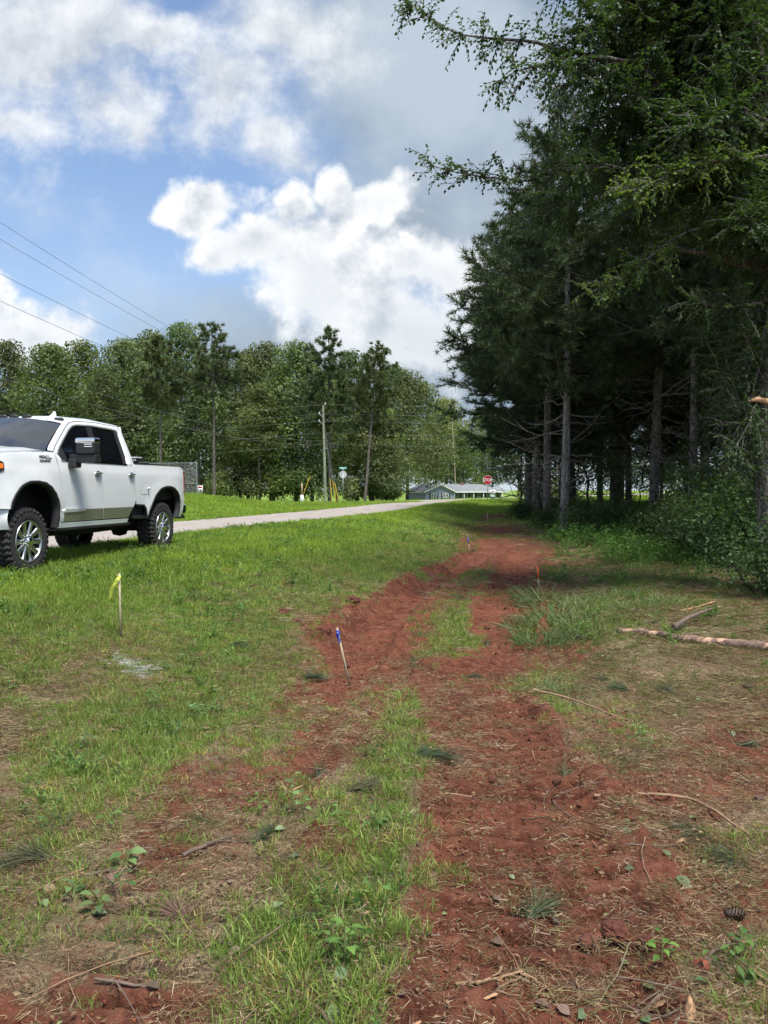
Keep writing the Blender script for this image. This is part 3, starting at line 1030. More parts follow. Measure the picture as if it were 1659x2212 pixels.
# --- pine wood on the right
wp = [tree_kind(pine(15.5, 5.0, 3.7, 104, .16, 34, .30, .030, .8, .7, 1.35), 'wood_pine', BARK_PINE, [NEEDLE, BARK_DARK]),
      tree_kind(pine(16.5, 5.8, 3.5, 100, .18, 38, .30, .030, .8, .7, 1.35), 'wood_pine_b', BARK_PINE, [NEEDLE, BARK_DARK]),
      tree_kind(pine(15.0, 3.4, 4.0, 118, .15, 22, .30, .030, .9, .6, 1.3), 'edge_pine', BARK_PINE, [NEEDLE, BARK_DARK]),
      tree_kind(pine(14.0, 6.4, 3.0, 80, .13, 36, .30, .030, .8, .7, 1.35), 'thin_pine', BARK_PINE, [NEEDLE, BARK_DARK])]
front = [(528, 44, 2, (1.45, 1.45, 1.18), 'outermost pine of the wood, its boughs reaching toward the house'),
         (536, 37, 2, (1.3, 1.3, 1.04), 'second pine at the left edge of the wood'),
         (547, 33.5, 1, 1.0, 'pine with leaning pale trunk behind the foremost one'),
         (564, 28, 0, 1.0, 'foremost pine with pale straight trunk at the bend of the trail'),
         (653, 31, 1, 1.08, 'stout pine trunk standing alone in the middle of the wood'),
         (545, 48, 1, (1.3, 1.3, 1.12), 'tall pine behind the outermost pines of the wood'),
         (600, 40, 0, 1.0, 'pine behind and right of the foremost pale trunk'),
         (612, 47, 3, 1.1, 'slim pine deep in the wood between the two pale trunks'),
         (629, 43, 1, 1.0, 'pine left of the stout lone trunk'),
         (688, 38, 0, 1.0, 'pine right of the stout lone trunk'),
         (705, 33, 3, 1.05, 'slim dark pine right of the lone trunk, nearer the bushes'),
         (728, 27, 1, 1.0, 'dark pine trunk rising out of the bushes on the right'),
         (752, 21, 0, .95, 'nearest dark pine behind the leafy tree on the right')]
pale = [(k[0].copy(), k[1]) for k in wp]
for k in pale:
    k[0].materials.clear()
    k[0].materials.append(BARK_PALE)
taken = []
for (u, Y, k, s, lab) in front:
    x = (u - 384) / FPX * Y
    taken.append((x, Y))
    place_tree((pale if Y == 28 else wp)[k], 'pine_tree', x, Y, rng.random() * 6.28, s, lab, 'pines of the wood on the right', tilt=(rng.normal(0, .012), rng.normal(0, .012)))
deep = 0
while deep < 44:
    Y = 29 + 31 * rng.random()
    x = np.interp(Y, TOE_Y, TOE_X) + 4.5 + 26 * rng.random()
    if x / Y > .95 or min(math.hypot(x - a, Y - b) for a, b in taken) < 1.9: continue
    taken.append((x, Y))
    k = int(rng.integers(0, 4))
    place_tree(wp[k], 'pine_tree', x, Y, rng.random() * 6.28, .85 + .3 * rng.random(), 'dark pine trunk deep inside the wood', 'pines deep inside the wood', tilt=(rng.normal(0, .02), rng.normal(0, .02)))
    deep += 1
for (x, Y, k, s, lab) in [(11.5, 18.5, 1, 1, 'pine just outside the right edge behind the leafy elm'), (9.8, 24.5, 3, 1.1, 'slim pine at the right behind the tallest bush'), (13.5, 24, 0, 1.05, 'pine outside the right edge beyond the bushes'),
                          (15.5, 20.5, 2, 1, 'full pine far outside the right edge'), (12.2, 14.0, 0, 1, 'nearest pine outside the right edge beside the elm')]:
    place_tree(wp[k], 'pine_tree', x, Y, rng.random() * 6.28, s, lab, 'pines at the right edge of the view')

# broadleaf saplings under the pines
sap = tree_kind(deciduous(6.5, 2.0, 1.6, 20, 3600, .15, .05), 'sapling', BARK_DARK, LEAF_SHRUB)
for (u, Y, s, lab) in [(588, 36, 1.0, 'leafy sapling behind the foremost pale pine'), (615, 34, .5, 'young broadleaf sapling left of the lone stout trunk'), (640, 45, .7, 'sapling deep in the wood behind the lone trunk'),
                       (520, 47, .9, 'small leafy tree at the far left corner of the wood'), (575, 50, 1.0, 'sapling at the back of the wood near the lawn'), (690, 30, .45, 'sapling right of the lone trunk'), (735, 24, .9, 'sapling among the bushes at the right')]:
    place_tree(sap, 'sapling', (u - 384) / FPX * Y, Y, rng.random() * 6, s, lab, 'saplings under the pines')

# --- bushes at the right edge
sh = [shrub_kind(shrub(1.5, 1.9, 5200, .085, 22), 'bush', LEAF_SHRUB), shrub_kind(shrub(1.2, 1.3, 4200, .075, 20), 'bush_low', LEAF_SHRUB), shrub_kind(shrub(1.0, 1.0, 3600, .07, 18), 'bush_small', LEAF_SHRUB)]
for (dx, dy, k, s, lab) in [
    (1655, 1280, 0, .75, 'tall bush at the right edge nearest the fallen log'), (1600, 1220, 0, 1.15, 'dense bush right behind the nearest one at the right edge'), (1520, 1200, 1, 1.15, 'rounded bush left of the right edge bushes'),
    (1645, 1175, 0, 1.6, 'tall leafy bush climbing the trunk at the right edge'), (1450, 1172, 1, 1.0, 'bush right of the stout lone pine trunk'), (1390, 1150, 2, 1.2, 'low bush at the foot of the lone pine trunk'),
    (1330, 1145, 2, 1.1, 'low bush left of the lone pine trunk'), (1270, 1148, 1, 1.0, 'bush right of the foremost pale pine'), (1190, 1140, 2, 1.0, 'small bush left of the foremost pale pine'),
    (1130, 1122, 2, .9, 'small bush beside the head of the trail'), (1500, 1148, 0, 1.0, 'tall bush further back in the right hand thicket'), (1570, 1145, 0, 1.35, 'tallest bush of the right hand thicket'),
    (1225, 1120, 1, 1.0, 'bush behind the foremost pale pine'), (1170, 1110, 1, .9, 'leafy bush under the leaning pine pair')]:
    q = gpt(dx, dy)
    place_tree(sh[k], 'bush', q.x, q.y, rng.random() * 6, s, lab, 'bushes along the wood edge', None, 'bush', parts=('stems', 'foliage'))


# --- the near leafy tree whose branches hang into the picture
def at_px(dx, dy, Y):
    a, b = D2ab(dx, dy)
    return np.array([a * Y, Y, CAMZ + b * Y])


def leafy_tree():
    tr, cr = MB(), MB()

    def spray(base, dv, L, nl, size, bright=None):
        dv = unit(np.asarray(dv))
        e = base + dv * L + np.array([0, 0, -.12 * L])
        tube(tr, bez(base, e, .05 * L, 4), [.006, .005, .004, .002], 3, 0, cap=False)
        tt = (np.arange(nl) + .6) / nl
        p = base + (e - base) * tt[:, None]
        side = np.cross(dv, np.array([0, 0, 1.0]))
        sg = np.where(np.arange(nl) % 2 == 0, 1, -1)[:, None]
        U = unit(dv * .5 + side * sg * .8 + rng.normal(0, .25, (nl, 3)) + np.array([0, 0, -.28]))
        nn = unit(np.array([0, 0, 1.0]) + rng.normal(0, .38, (nl, 3)))
        ls = size * (.7 + .5 * rng.random(nl))
        col = np.clip((rng.random() * .20 + .22 * rng.random(nl)) if bright is None else bright + .25 * rng.random(nl), 0, 1)  # bright limbs: sunlight through the leaves put into their colour
        leaves(cr, p + U * ls[:, None] * .5, U, nn, ls * .92, ls * .60, 0, col, .16)

    def limb(pts, r0, r1, n_spray, L=.55, size=.072, start=.2, bright=None, up=0.0):
        P = np.array(pts)
        d = np.concatenate([[0], np.cumsum(np.linalg.norm(np.diff(P, axis=0), axis=1))])
        s = np.linspace(0, d[-1], max(8, int(d[-1] * 4)))
        Q = np.stack([np.interp(s, d, P[:, k]) for k in range(3)], 1)
        for _ in range(2): Q[1:-1] = (Q[:-2] + 2 * Q[1:-1] + Q[2:]) / 4
        Q[1:-1] += rng.normal(0, .018, (len(Q) - 2, 3))
        tube(tr, Q, np.linspace(r0, r1, len(Q)), 6)
        T = np.gradient(Q, axis=0)
        for k in range(n_spray):
            f = start + (1 - start) * rng.random() ** .8
            i = min(len(Q) - 1, int(f * len(Q)))
            dv = unit(T[i]) * .7 + rng.normal(0, .65, 3) + np.array([0, 0, up])
            LL = L * (.5 + .8 * rng.random()) * (1.25 - .6 * f)
            spray(Q[i], dv, LL, max(5, int(LL / .034)), size, bright)
            if rng.random() < .5:
                b = Q[i] + unit(dv) * LL * .7
                spray(b, dv + rng.normal(0, .8, 3), LL * .6, max(3, int(LL * .6 / .042)), size, bright)
        return Q

    base = np.array([6.25, 12.3, 0.0])
    trunk = [base, (6.05, 12.2, 1.5), (5.98, 12.1, 3.2), (6.2, 12.2, 5.2), (6.0, 12.0, 7.2), (5.4, 11.8, 9.2), (5.0, 11.6, 10.8)]
    limb(trunk, .17, .05, 90, .7, .075, .35)
    A = at_px
    limb([A(1600, 430, 12), A(1480, 250, 11.8), A(1376, 119, 11.6), A(1257, 0, 11.4), A(1150, -130, 11)], .07, .02, 110, .7)
    limb([A(1400, 150, 11.6), A(1240, 105, 11.5), A(1128, 72, 11.4), A(1007, 77, 11.3), A(935, 40, 11.2), A(888, 6, 11.2)], .04, .004, 120, .42, .07, .1)
    limb([A(1400, 130, 11.6), A(1320, 118, 11.2), A(1230, 120, 11.0), A(1150, 130, 10.8), A(1080, 165, 10.8)], .03, .005, 70, .5, .07, .1)
    limb([A(1300, 110, 11.2), A(1230, 160, 11.0), A(1190, 240, 10.9), A(1220, 300, 10.9)], .02, .005, 60, .45, .07, .1)
    limb([A(1640, 430, 12), A(1500, 390, 11.8), A(1390, 365, 11.6), A(1290, 345, 11.5), A(1160, 385, 11.3), A(1060, 382, 11.2), A(985, 360, 11.2), A(936, 350, 11.2)], .045, .004, 190, .45, .07, .12)
    limb([A(1200, 370, 11.4), A(1180, 330, 11.3), A(1165, 270, 11.3)], .01, .003, 18, .3, .065, .1)
    limb([A(1659, 330, 11.4), A(1560, 335, 11.1), A(1470, 360, 10.9), A(1370, 402, 10.8)], .03, .005, 120, .5, .075, .1, .85)
    limb([A(1640, 470, 12), A(1495, 480, 11.6), A(1400, 550, 11.4), A(1340, 600, 11.3), A(1275, 622, 11.2)], .03, .004, 110, .4, .07, .2, .7)
    limb([A(1655, 575, 12.1), A(1560, 545, 11.9), A(1443, 524, 11.8)], .075, .03, 14, .5, .07, .2)
    limb([A(1659, 640, 12), A(1580, 660, 11.6), A(1500, 640, 11.4)], .03, .005, 60, .5, .07, .1)
    for k in range(34):                                     # hidden limbs filling the crown over the frame edge
        s = np.array(trunk[3 + k % 4])
        e = at_px(1180 + 600 * rng.random(), -70 + 650 * rng.random(), 10.6 + 4.2 * rng.random())
        limb([s, (s + e) / 2 + np.array([0, 0, .4]), e], .045, .006, 135, .75, .080, .15)
    for k in range(16):                                     # low side shoots by the trunk
        s = np.array(trunk[1 + k % 3])
        e = at_px(1520 + 170 * rng.random(), 640 + 480 * rng.random(), 11.4 + 1.6 * rng.random())
        limb([s, (s + e) / 2 + np.array([0, 0, .2]), e], .02, .004, 42, .5, .07, .15)
    o = empty('elm_tree', tuple(base))
    off = -base
    for mbx in (tr, cr): mbx.v = [v + off.astype(np.float32) for v in mbx.v]
    tr.build('trunk', BARK_GREY, o, True)
    cr.build('crown', LEAF_ELM, o)
    o.location.z = gz(base[0], base[1]) - .05
    tag(o, 'leafy elm at the right edge with long branches hanging into the sky', 'tree')
    # torn stub of a branch
    st = MB()
    c0 = at_px(1655, 860, 11.9) - base
    tube(st, [c0, c0 + np.array([-.16, -.05, .03]), c0 + np.array([-.33, -.08, .0])], [.05, .045, .012], 6)
    st.build('torn_branch', simple('torn_wood', (.52, .30, .16), .8, var=.3, vscale=20), o)


leafy_tree()
# ------------------------------------------------------------------ the white pickup truck
PAINT = simple('white_paint', (.79, .81, .815), .28, coat=.8, var=.02, vscale=3)
BLACKP = simple('black_plastic', (.020, .020, .021), .55, bump=.15, bscale=300)
DARK = simple('underbody_black', (.010, .010, .010), .85)
RUBBER = simple('tyre_rubber', (.030, .028, .028), .82, var=.35, vscale=14, bump=.2, bscale=120)
CHROME = simple('chrome', (.78, .79, .80), .09, 1.0)
ALLOY = simple('polished_alloy', (.58, .575, .55), .30, 1.0)
SATIN = simple('satin_moulding', (.40, .42, .33), .30, .7)  # olive cast: the reflected green ground put into the colour
GLASS = simple('tinted_glass', (.004, .0045, .007), .03, spec=.32)
WSGLASS = simple('windshield_glass', (.030, .034, .040), .03, spec=.9, coat=.5)
AMBER = simple('amber_lens', (.85, .20, .02), .2, coat=.6)
REDL = simple('red_lens', (.30, .012, .012), .18, coat=.7)
CLEARL = simple('clear_lens', (.72, .74, .76), .15, coat=.6)
BRIGHT = simple('bright_trim', (.72, .73, .72), .32, .45)  # paler than chrome, its bright highlights put into the colour
GAP = simple('panel_gap_black', (.015, .015, .015), .9)

ARCH_F = [(-.43, .90), (-.40, 1.0), (-.33, 1.10), (-.20, 1.20), (-.04, 1.25), (.133, 1.256), (.30, 1.236), (.43, 1.18), (.53, 1.09), (.595, .99), (.618, .90), (.612, .75), (.598, .612)]
ARCH_R = [(3.375, .66), (3.42, .76), (3.50, .87), (3.60, .985), (3.72, 1.085), (3.88, 1.165), (4.06, 1.20), (4.25, 1.205), (4.42, 1.175), (4.55, 1.11), (4.63, 1.03), (4.668, .93), (4.655, .78), (4.60, .615)]


def body_x(y, z):
    x = np.interp(z, [.5, .60, .70, .9, 1.15, 1.38, 1.46, 1.52, 1.60], [.955, .972, .99, 1.0, 1.004, 1.0, .992, .975, .966])
    if z > 1.6: x = .966 - .377 * (z - 1.6)
    for pts in (ARCH_F, ARCH_R):
        d = min(math.hypot(y - a, z - b) for a, b in pts)
        x += (.036 if pts is ARCH_F else .022) * math.exp(-(d / .13) ** 2) if z < 1.45 else 0
    if y < -.3: x -= .20 * ((-.3 - y) / .65) ** 2
    if y > 4.7: x -= .05 * ((y - 4.7) / .35) ** 2
    return x


def panel(name, outline, mat, parent, side=1, step=.07, lift=0.0, depth=.03, xfun=body_x, label=None):
    bm = bmesh.new()
    vs = [bm.verts.new((0, a, b)) for a, b in outline]
    bm.faces.new(vs)
    ys_ = [p[0] for p in outline]; zs_ = [p[1] for p in outline]
    for k in range(1, int((max(ys_) - min(ys_)) / step) + 1):
        bmesh.ops.bisect_plane(bm, geom=bm.verts[:] + bm.edges[:] + bm.faces[:], plane_co=(0, min(ys_) + k * step, 0), plane_no=(0, 1, 0))
    for k in range(1, int((max(zs_) - min(zs_)) / step) + 1):
        bmesh.ops.bisect_plane(bm, geom=bm.verts[:] + bm.edges[:] + bm.faces[:], plane_co=(0, 0, min(zs_) + k * step), plane_no=(0, 0, 1))
    for v in bm.verts: v.co.x = xfun(v.co.y, v.co.z) + lift
    bm.normal_update()
    if sum(f.normal.x * f.calc_area() for f in bm.faces) < 0: bmesh.ops.reverse_faces(bm, faces=bm.faces[:])
    for f in bm.faces: f.smooth = True
    be = [e for e in bm.edges if e.is_boundary]
    for e in be: e.smooth = False
    if depth:
        r = bmesh.ops.extrude_edge_only(bm, edges=be)
        for v in [g for g in r['geom'] if isinstance(g, bmesh.types.BMVert)]: v.co.x -= depth
    if side < 0:
        for v in bm.verts: v.co.x *= -1
        bmesh.ops.reverse_faces(bm, faces=bm.faces[:])
    me = bpy.data.meshes.new(name)
    bm.to_mesh(me)
    bm.free()
    me.materials.append(mat)
    o = link(bpy.data.objects.new(name, me), parent)
    if label: o['label'] = label
    return o


def band(name, inner, outer, mat, parent, side=1, lift_i=0.0, lift_o=0.0, sub=4, xfun=body_x, depth=.02):
    I, O = np.array(inner), np.array(outer)

    def dens(P):
        t = np.arange(len(P))
        tt = np.linspace(0, len(P) - 1, (len(P) - 1) * sub + 1)
        return np.stack([np.interp(tt, t, P[:, 0]), np.interp(tt, t, P[:, 1])], 1)
    I, O = dens(I), dens(O)
    rows = []
    for f in (0, .5, 1):
        P = I * (1 - f) + O * f
        rows.append([(side * (xfun(a, b) + lift_i * (1 - f) + lift_o * f), a, b) for a, b in P])
    rows.insert(0, [(p[0] - side * depth, p[1], p[2]) for p in rows[0]])
    rows.append([(p[0] - side * depth, p[1], p[2]) for p in rows[-1]])
    V = np.array(rows).reshape(-1, 3)
    n = len(I)
    F = [[r * n + j, r * n + j + 1, (r + 1) * n + j + 1, (r + 1) * n + j][::-side] for r in range(4) for j in range(n - 1)]
    mb = MB()
    mb.add(V, F)
    return mb.build(name, mat, parent, True)


def grid_obj(name, fn, nu, nv, mat, parent, flip=False, smooth=True):
    V = np.array([fn(i / (nu - 1), j / (nv - 1)) for i in range(nu) for j in range(nv)])
    F = np.array([[i * nv + j, (i + 1) * nv + j, (i + 1) * nv + j + 1, i * nv + j + 1] for i in range(nu - 1) for j in range(nv - 1)])
    mb = MB()
    mb.add(V, F[:, ::-1] if flip else F)
    return mb.build(name, mat, parent, smooth)


def bbox(name, a, b, mat, parent, bev=.0, seg=2):
    bm = bmesh.new()
    bmesh.ops.create_cube(bm, size=1)
    c, s = [(p + q) / 2 for p, q in zip(a, b)], [abs(q - p) for p, q in zip(a, b)]
    for v in bm.verts: v.co = Vector([v.co[k] * s[k] + c[k] for k in range(3)])
    if bev: bmesh.ops.bevel(bm, geom=bm.edges[:], offset=bev, segments=seg, affect='EDGES', profile=.6)
    me = bpy.data.meshes.new(name)
    bm.to_mesh(me); bm.free()
    if bev:
        for p in me.polygons: p.use_smooth = False
    me.materials.append(mat)
    return link(bpy.data.objects.new(name, me), parent)


def text_mesh(txt, size, depth=.002, bold=.0, spacing=1.0):
    cu = bpy.data.curves.new('lettering', 'FONT')
    cu.body, cu.size, cu.extrude, cu.offset = txt, size, depth, bold
    cu.align_x, cu.align_y, cu.space_character = 'CENTER', 'CENTER', spacing
    o = bpy.data.objects.new('lettering', cu)
    COL.objects.link(o)
    dg = bpy.context.evaluated_depsgraph_get()
    me = bpy.data.meshes.new_from_object(o.evaluated_get(dg))
    bpy.data.objects.remove(o)
    return me


def make_wheel():
    """tyre (with tread blocks) and rim meshes, axle along +x, outer face at x = 0"""
    ty, rm, lug = MB(), MB(), MB()
    Rt, Wd = .452, .315
    prof = [(.282, -.008), (.300, .0), (.340, .006), (.390, .004), (.425, -.008), (.437, -.022), (.440, -.05), (.440, -Wd + .05), (.437, -Wd + .022), (.425, -Wd + .008), (.39, -Wd - .004), (.34, -Wd - .006), (.30, -Wd), (.282, -Wd + .008)]
    lathe(ty, prof, 72, 'x')
    nb = 34
    for k in range(nb):
        a0 = k / nb * 2 * math.pi
        for row, (xa, xb, sh, dr) in enumerate([(-.012, -.088, 0, .020), (-.10, -.155, .5, .018), (-.165, -.22, 0, .018), (-.228, -Wd + .012, .5, .020)]):
            a = a0 + sh * math.pi / nb + rng.normal(0, .008)
            w = math.pi / nb * (.68 if row in (0, 3) else .58)
            sk = .05 if row % 2 else -.05
            V = []
            for (r, ww) in ((.436, w), (.436 + dr, w * .9)):
                for (x, s) in ((xa, -sk), (xb, sk)):
                    for g in (-1, 1):
                        an = a + s + g * ww
                        V.append((x, r * math.sin(an), r * math.cos(an)))
            ty.add(V, [[0, 1, 3, 2], [4, 6, 7, 5], [0, 4, 5, 1], [2, 3, 7, 6], [0, 2, 6, 4], [1, 5, 7, 3]])
        a = a0
        w = math.pi / nb * .55
        for (r0, r1, x0) in ((.398, .440, .002),) if k % 2 else ((.412, .440, .002),):        # side lugs
            V = []
            for x in (x0 - .02, x0 + .010):
                for r in (r0, r1):
                    for g in (-1, 1):
                        V.append((x - (.016 if r == r1 else 0), r * math.sin(a + g * w), r * math.cos(a + g * w)))
            ty.add(V, [[0, 1, 3, 2], [4, 6, 7, 5], [0, 4, 5, 1], [2, 3, 7, 6], [0, 2, 6, 4], [1, 5, 7, 3]])
    # rim: lip, barrel, spokes, hub
    lathe(rm, [(.288, -.02), (.287, .002), (.278, .006), (.268, -.002), (.262, -.03), (.255, -.10), (.250, -.24)], 56, 'x')
    dk = MB()
    lathe(dk, [(.25, -.13), (.0, -.13)], 40, 'x')
    ns = 10
    for k in range(ns):
        a = k / ns * 2 * math.pi
        V = []
        for (r, w, xf, xb) in ((.070, .034, -.012, -.07), (.15, .033, -.018, -.07), (.215, .036, -.012, -.06), (.266, .047, -.004, -.05)):
            t = np.array([math.cos(a), -math.sin(a)]); rr = np.array([math.sin(a), math.cos(a)])
            for (off, x) in ((-w, xf - .012), (-w * .45, xf), (w * .45, xf), (w, xf - .012), (w * .9, xb), (-w * .9, xb)):
                p = rr * r + t * off
                V.append((x, p[0], p[1]))
        F = [[i * 6 + j, i * 6 + (j + 1) % 6, (i + 1) * 6 + (j + 1) % 6, (i + 1) * 6 + j] for i in range(3) for j in range(6)]
        rm.add(V, F)
    hub = MB()
    lathe(hub, [(.0, .028), (.045, .026), (.060, .018), (.064, -.02), (.095, -.024), (.100, -.06)], 28, 'x')
    for k in range(8):
        a = (k + .5) / 8 * 2 * math.pi
        tube(hub, [(-.03, .082 * math.sin(a), .082 * math.cos(a)), (.012, .082 * math.sin(a), .082 * math.cos(a))], .012, 6)
    return (ty.mesh('tyre', RUBBER), rm.mesh('rim', ALLOY), hub.mesh('hub_cap', CHROME), dk.mesh('brake_disc', DARK))


def make_truck():
    T = empty('pickup_truck')
    th = R_(9.5)
    nrm, dr = np.array([math.cos(th), -math.sin(th)]), np.array([math.sin(th), math.cos(th)])
    Pc = np.array([-4.775, 10.35]) - nrm * .98
    T.location = (Pc[0], Pc[1], .455)
    T.rotation_euler = (0, 0, -th)
    tag(T, 'white crew cab pickup truck parked half on the grass with chunky black tyres', 'truck')
    wheel = make_wheel()
    for (y, s, lab) in ((0, 1, 'front wheel nearest the camera'), (0, -1, None), (4.036, 1, 'rear wheel nearest the camera'), (4.036, -1, None)):
        w = empty('wheel', (s * .98, y, .452))
        w.parent = T
        w.rotation_euler = (rng.random() * 6, 0, 0 if s > 0 else math.pi)
        if lab: w['label'] = lab
        for me, nm in zip(wheel, ('tyre', 'rim', 'hub_cap', 'brake_disc')): link(bpy.data.objects.new(nm, me), w)
    for s in (1, -1):
        fender = [(.598, .612), (.688, .612), (.703, .79), (.700, 1.30), (.685, 1.48), (.655, 1.62), (.650, 1.70), (.45, 1.695), (.0, 1.665), (-.45, 1.630), (-.80, 1.585), (-.93, 1.54),
                  (-.955, 1.40), (-.955, .92), (-.70, .912)] + ARCH_F[:-1]
        panel('front_fender', fender, PAINT, T, s)
        fd = panel('front_door', [(.712, .685), (1.870, .685), (1.874, 1.566), (.80, 1.575), (.745, 1.645), (.672, 1.690), (.675, 1.62), (.700, 1.49), (.714, 1.30), (.716, .79)], PAINT, T, s)
        rd = panel('rear_door', [(1.885, .685), (2.690, .685), (2.80, .80), (2.90, .90), (2.942, .99), (2.945, 1.566), (1.886, 1.566)], PAINT, T, s)
        panel('rocker_panel', [(.604, .600), (2.67, .600), (2.70, .668), (.700, .674), (.612, .674)], PAINT, T, s, lift=.006)
        panel('door_moulding', [(.776, .690), (1.868, .690), (1.868, .858), (.790, .858)], SATIN, fd, s, lift=.008, depth=.02)
        panel('door_moulding', [(1.888, .690), (2.665, .690), (2.79, .80), (2.855, .858), (1.888, .858)], SATIN, rd, s, lift=.008, depth=.02)
        panel('chrome_strip', [(.776, .818), (1.34, .828), (1.34, .868), (.800, .872)], BRIGHT, fd, s, lift=.022, depth=.03)
        bed = [(2.962, 1.582), (2.962, .905), (3.03, .888), (3.25, .885), (3.31, .83), (3.36, .64)] + ARCH_R + [(4.80, .63), (4.93, .78), (4.985, .92), (5.0, 1.04), (4.985, 1.10), (4.99, 1.48), (5.02, 1.52), (5.03, 1.595), (4.0, 1.592)]
        bd = panel('bed_side', bed, PAINT, T, s)
        panel('fuel_door_groove', [(3.155, 1.065), (3.375, 1.065), (3.405, 1.10), (3.405, 1.255), (3.375, 1.285), (3.155, 1.285), (3.14, 1.27), (3.14, 1.08)], simple('groove_grey', (.25, .26, .26), .6), bd, s, lift=.0012, depth=0) if s > 0 else None
        if s > 0:
            panel('fuel_door', [(3.160, 1.070), (3.372, 1.070), (3.399, 1.102), (3.399, 1.253), (3.372, 1.280), (3.160, 1.280), (3.145, 1.268), (3.145, 1.082)], PAINT, bd, s, lift=.0035, depth=.004)
            kb = MB()
            lathe(kb, [(0, .045), (.018, .042), (.026, .025), (.022, .008), (.012, 0)], 14, 'x', M=Matrix.Translation((1.008, 3.385, 1.175)))
            kb.build('fuel_knob', CLEARL, bd, True)
        # black lips round the wheel openings
        for pts, ctr, nm in ((ARCH_F, (.08, .60), 'wheel_arch_trim'), (ARCH_R, (4.06, .55), 'wheel_arch_trim')):
            P = np.array(pts)
            c_ = np.array(ctr)
            d = unit(P - c_)
            band(nm, [tuple(p) for p in P - d * .022], [tuple(p) for p in P + d * .020], BLACKP, T, s, .006, .012, 3, depth=.10)
        # cab frame, pillars
        inn = [(.742, 1.650), (.765, 1.668), (.808, 1.715), (1.017, 1.868), (1.281, 2.046), (1.408, 2.110), (1.531, 2.136), (1.969, 2.158), (2.715, 2.146), (2.762, 2.105), (2.748, 1.70), (2.70, 1.575)]
        out = [(.676, 1.694), (.697, 1.715), (.745, 1.762), (.945, 1.902), (1.224, 2.090), (1.367, 2.163), (1.573, 2.198), (2.05, 2.226), (2.82, 2.216), (2.895, 2.15), (2.925, 1.90), (2.940, 1.575)]
        out2 = [(.610, 1.712), (.625, 1.738), (.680, 1.785), (.865, 1.915), (1.165, 2.118), (1.306, 2.195), (1.47, 2.234), (2.137, 2.266), (2.88, 2.248), (2.968, 2.175), (2.986, 2.0), (2.955, 1.585)]
        band('door_frame', inn, out, PAINT, T, s)
        band('roof_rail', [(a * .994 + b * .006 + (.004 if i < 8 else .0), c_ + .008) for i, ((a, c_), (b, _)) in enumerate(zip(out, out2))], out2, PAINT, T, s, .001, -.035)
        win = [(.752, 1.652), (.772, 1.660), (.812, 1.708), (1.02, 1.858), (1.284, 2.036), (1.410, 2.100), (1.531, 2.128), (1.800, 2.146), (1.755, 1.572), (.80, 1.570)]
        panel('front_window', win, GLASS, fd, s, lift=-.014, depth=0)
        panel('mirror_sail', [(.760, 1.640), (.790, 1.585), (.96, 1.580), (.905, 1.78)], BLACKP, fd, s, lift=-.006, depth=.01)
        panel('rear_window', [(1.955, 2.150), (2.71, 2.138), (2.735, 2.10), (2.70, 1.70), (2.665, 1.57), (1.90, 1.570)], GLASS, rd, s, lift=-.014, depth=0)
        panel('window_pillar', [(1.790, 2.15), (1.965, 2.155), (1.91, 1.568), (1.745, 1.568)], simple('pillar_gloss', (.03, .03, .033), .12, coat=.6), T, s, lift=-.008, depth=0)
        panel('quarter_trim', [(2.640, 2.135), (2.752, 2.11), (2.742, 1.70), (2.695, 1.572), (2.60, 1.572)], BLACKP, rd, s, lift=-.010, depth=0)
        panel('belt_trim', [(.79, 1.565), (2.70, 1.562), (2.70, 1.590), (.775, 1.592)], CHROME, T, s, lift=.008, depth=.02)
        # handles
        for y, dd in ((1.722, fd), (2.793, rd)):
            x0 = s * 1.0
            h = empty('door_handle', (x0, y, 1.405))
            h.parent = T
            mb = MB()
            tube(mb, [(s * .004, -.10, 0), (s * .036, -.07, .004), (s * .040, .05, .004), (s * .004, .10, 0)], [.012, .017, .017, .012], 8)
            mb.build('grip', CHROME, h, True)
            mb = MB()
            lathe(mb, [(0, 0), (.045, .0005), (.052, .004), (.056, .006)], 20, 'x', M=Matrix.Translation((s * .001, 0, -.01)) @ Matrix.Diagonal((s, 1.25, .9, 1)))
            mb.build('cup', simple('handle_cup', (.10, .10, .10), .35), h, True)
        # tow mirror
        m = empty('tow_mirror', (s * 1.0, 1.0, 1.5))
        m.parent = T
        bbox('mirror_foot', (s * -.01, -.09, -.03), (s * .12, .07, .10), BLACKP, m, .025, 3)
        bbox('mirror_arm', (s * .00, -.07, .045), (s * .415, .06, .165), BLACKP, m, .016, 3)
        bbox('mirror_head', (s * .12, -.10, .168), (s * .415, .075, .345), BLACKP, m, .03, 4)
        bbox('chrome_cap', (s * .118, -.105, .322), (s * .418, .078, .405), CHROME, m, .03, 4)
        for zz in (.268, .302): bbox('turn_signal', (s * .26, -.108, zz), (s * .385, -.095, zz + .013), CLEARL, m, .003, 1)
        # lamps
        panel('tail_lamp', [(4.935, 1.10), (5.015, 1.06), (5.045, 1.10), (5.045, 1.47), (5.03, 1.51), (4.945, 1.50)], REDL, T, s, lift=.008, depth=.12)
        hl = panel('headlight', [(-.955, 1.30), (-.60, 1.36), (-.505, 1.40), (-.500, 1.50), (-.56, 1.525), (-.955, 1.50)], simple('lamp_black', (.02, .02, .02), .2, coat=.6), T, s, lift=.012, depth=.05)
        panel('amber_marker', [(-.62, 1.415), (-.525, 1.425), (-.522, 1.485), (-.62, 1.49)], AMBER, hl, s, lift=.018, depth=.01)
        panel('headlamp_lens', [(-.95, 1.34), (-.66, 1.385), (-.66, 1.50), (-.95, 1.485)], CLEARL, hl, s, lift=.018, depth=.01)
        bbox('step_bar', (s * .80, .585, .556), (s * .985, 2.76, .598), BLACKP, T, .012, 2)
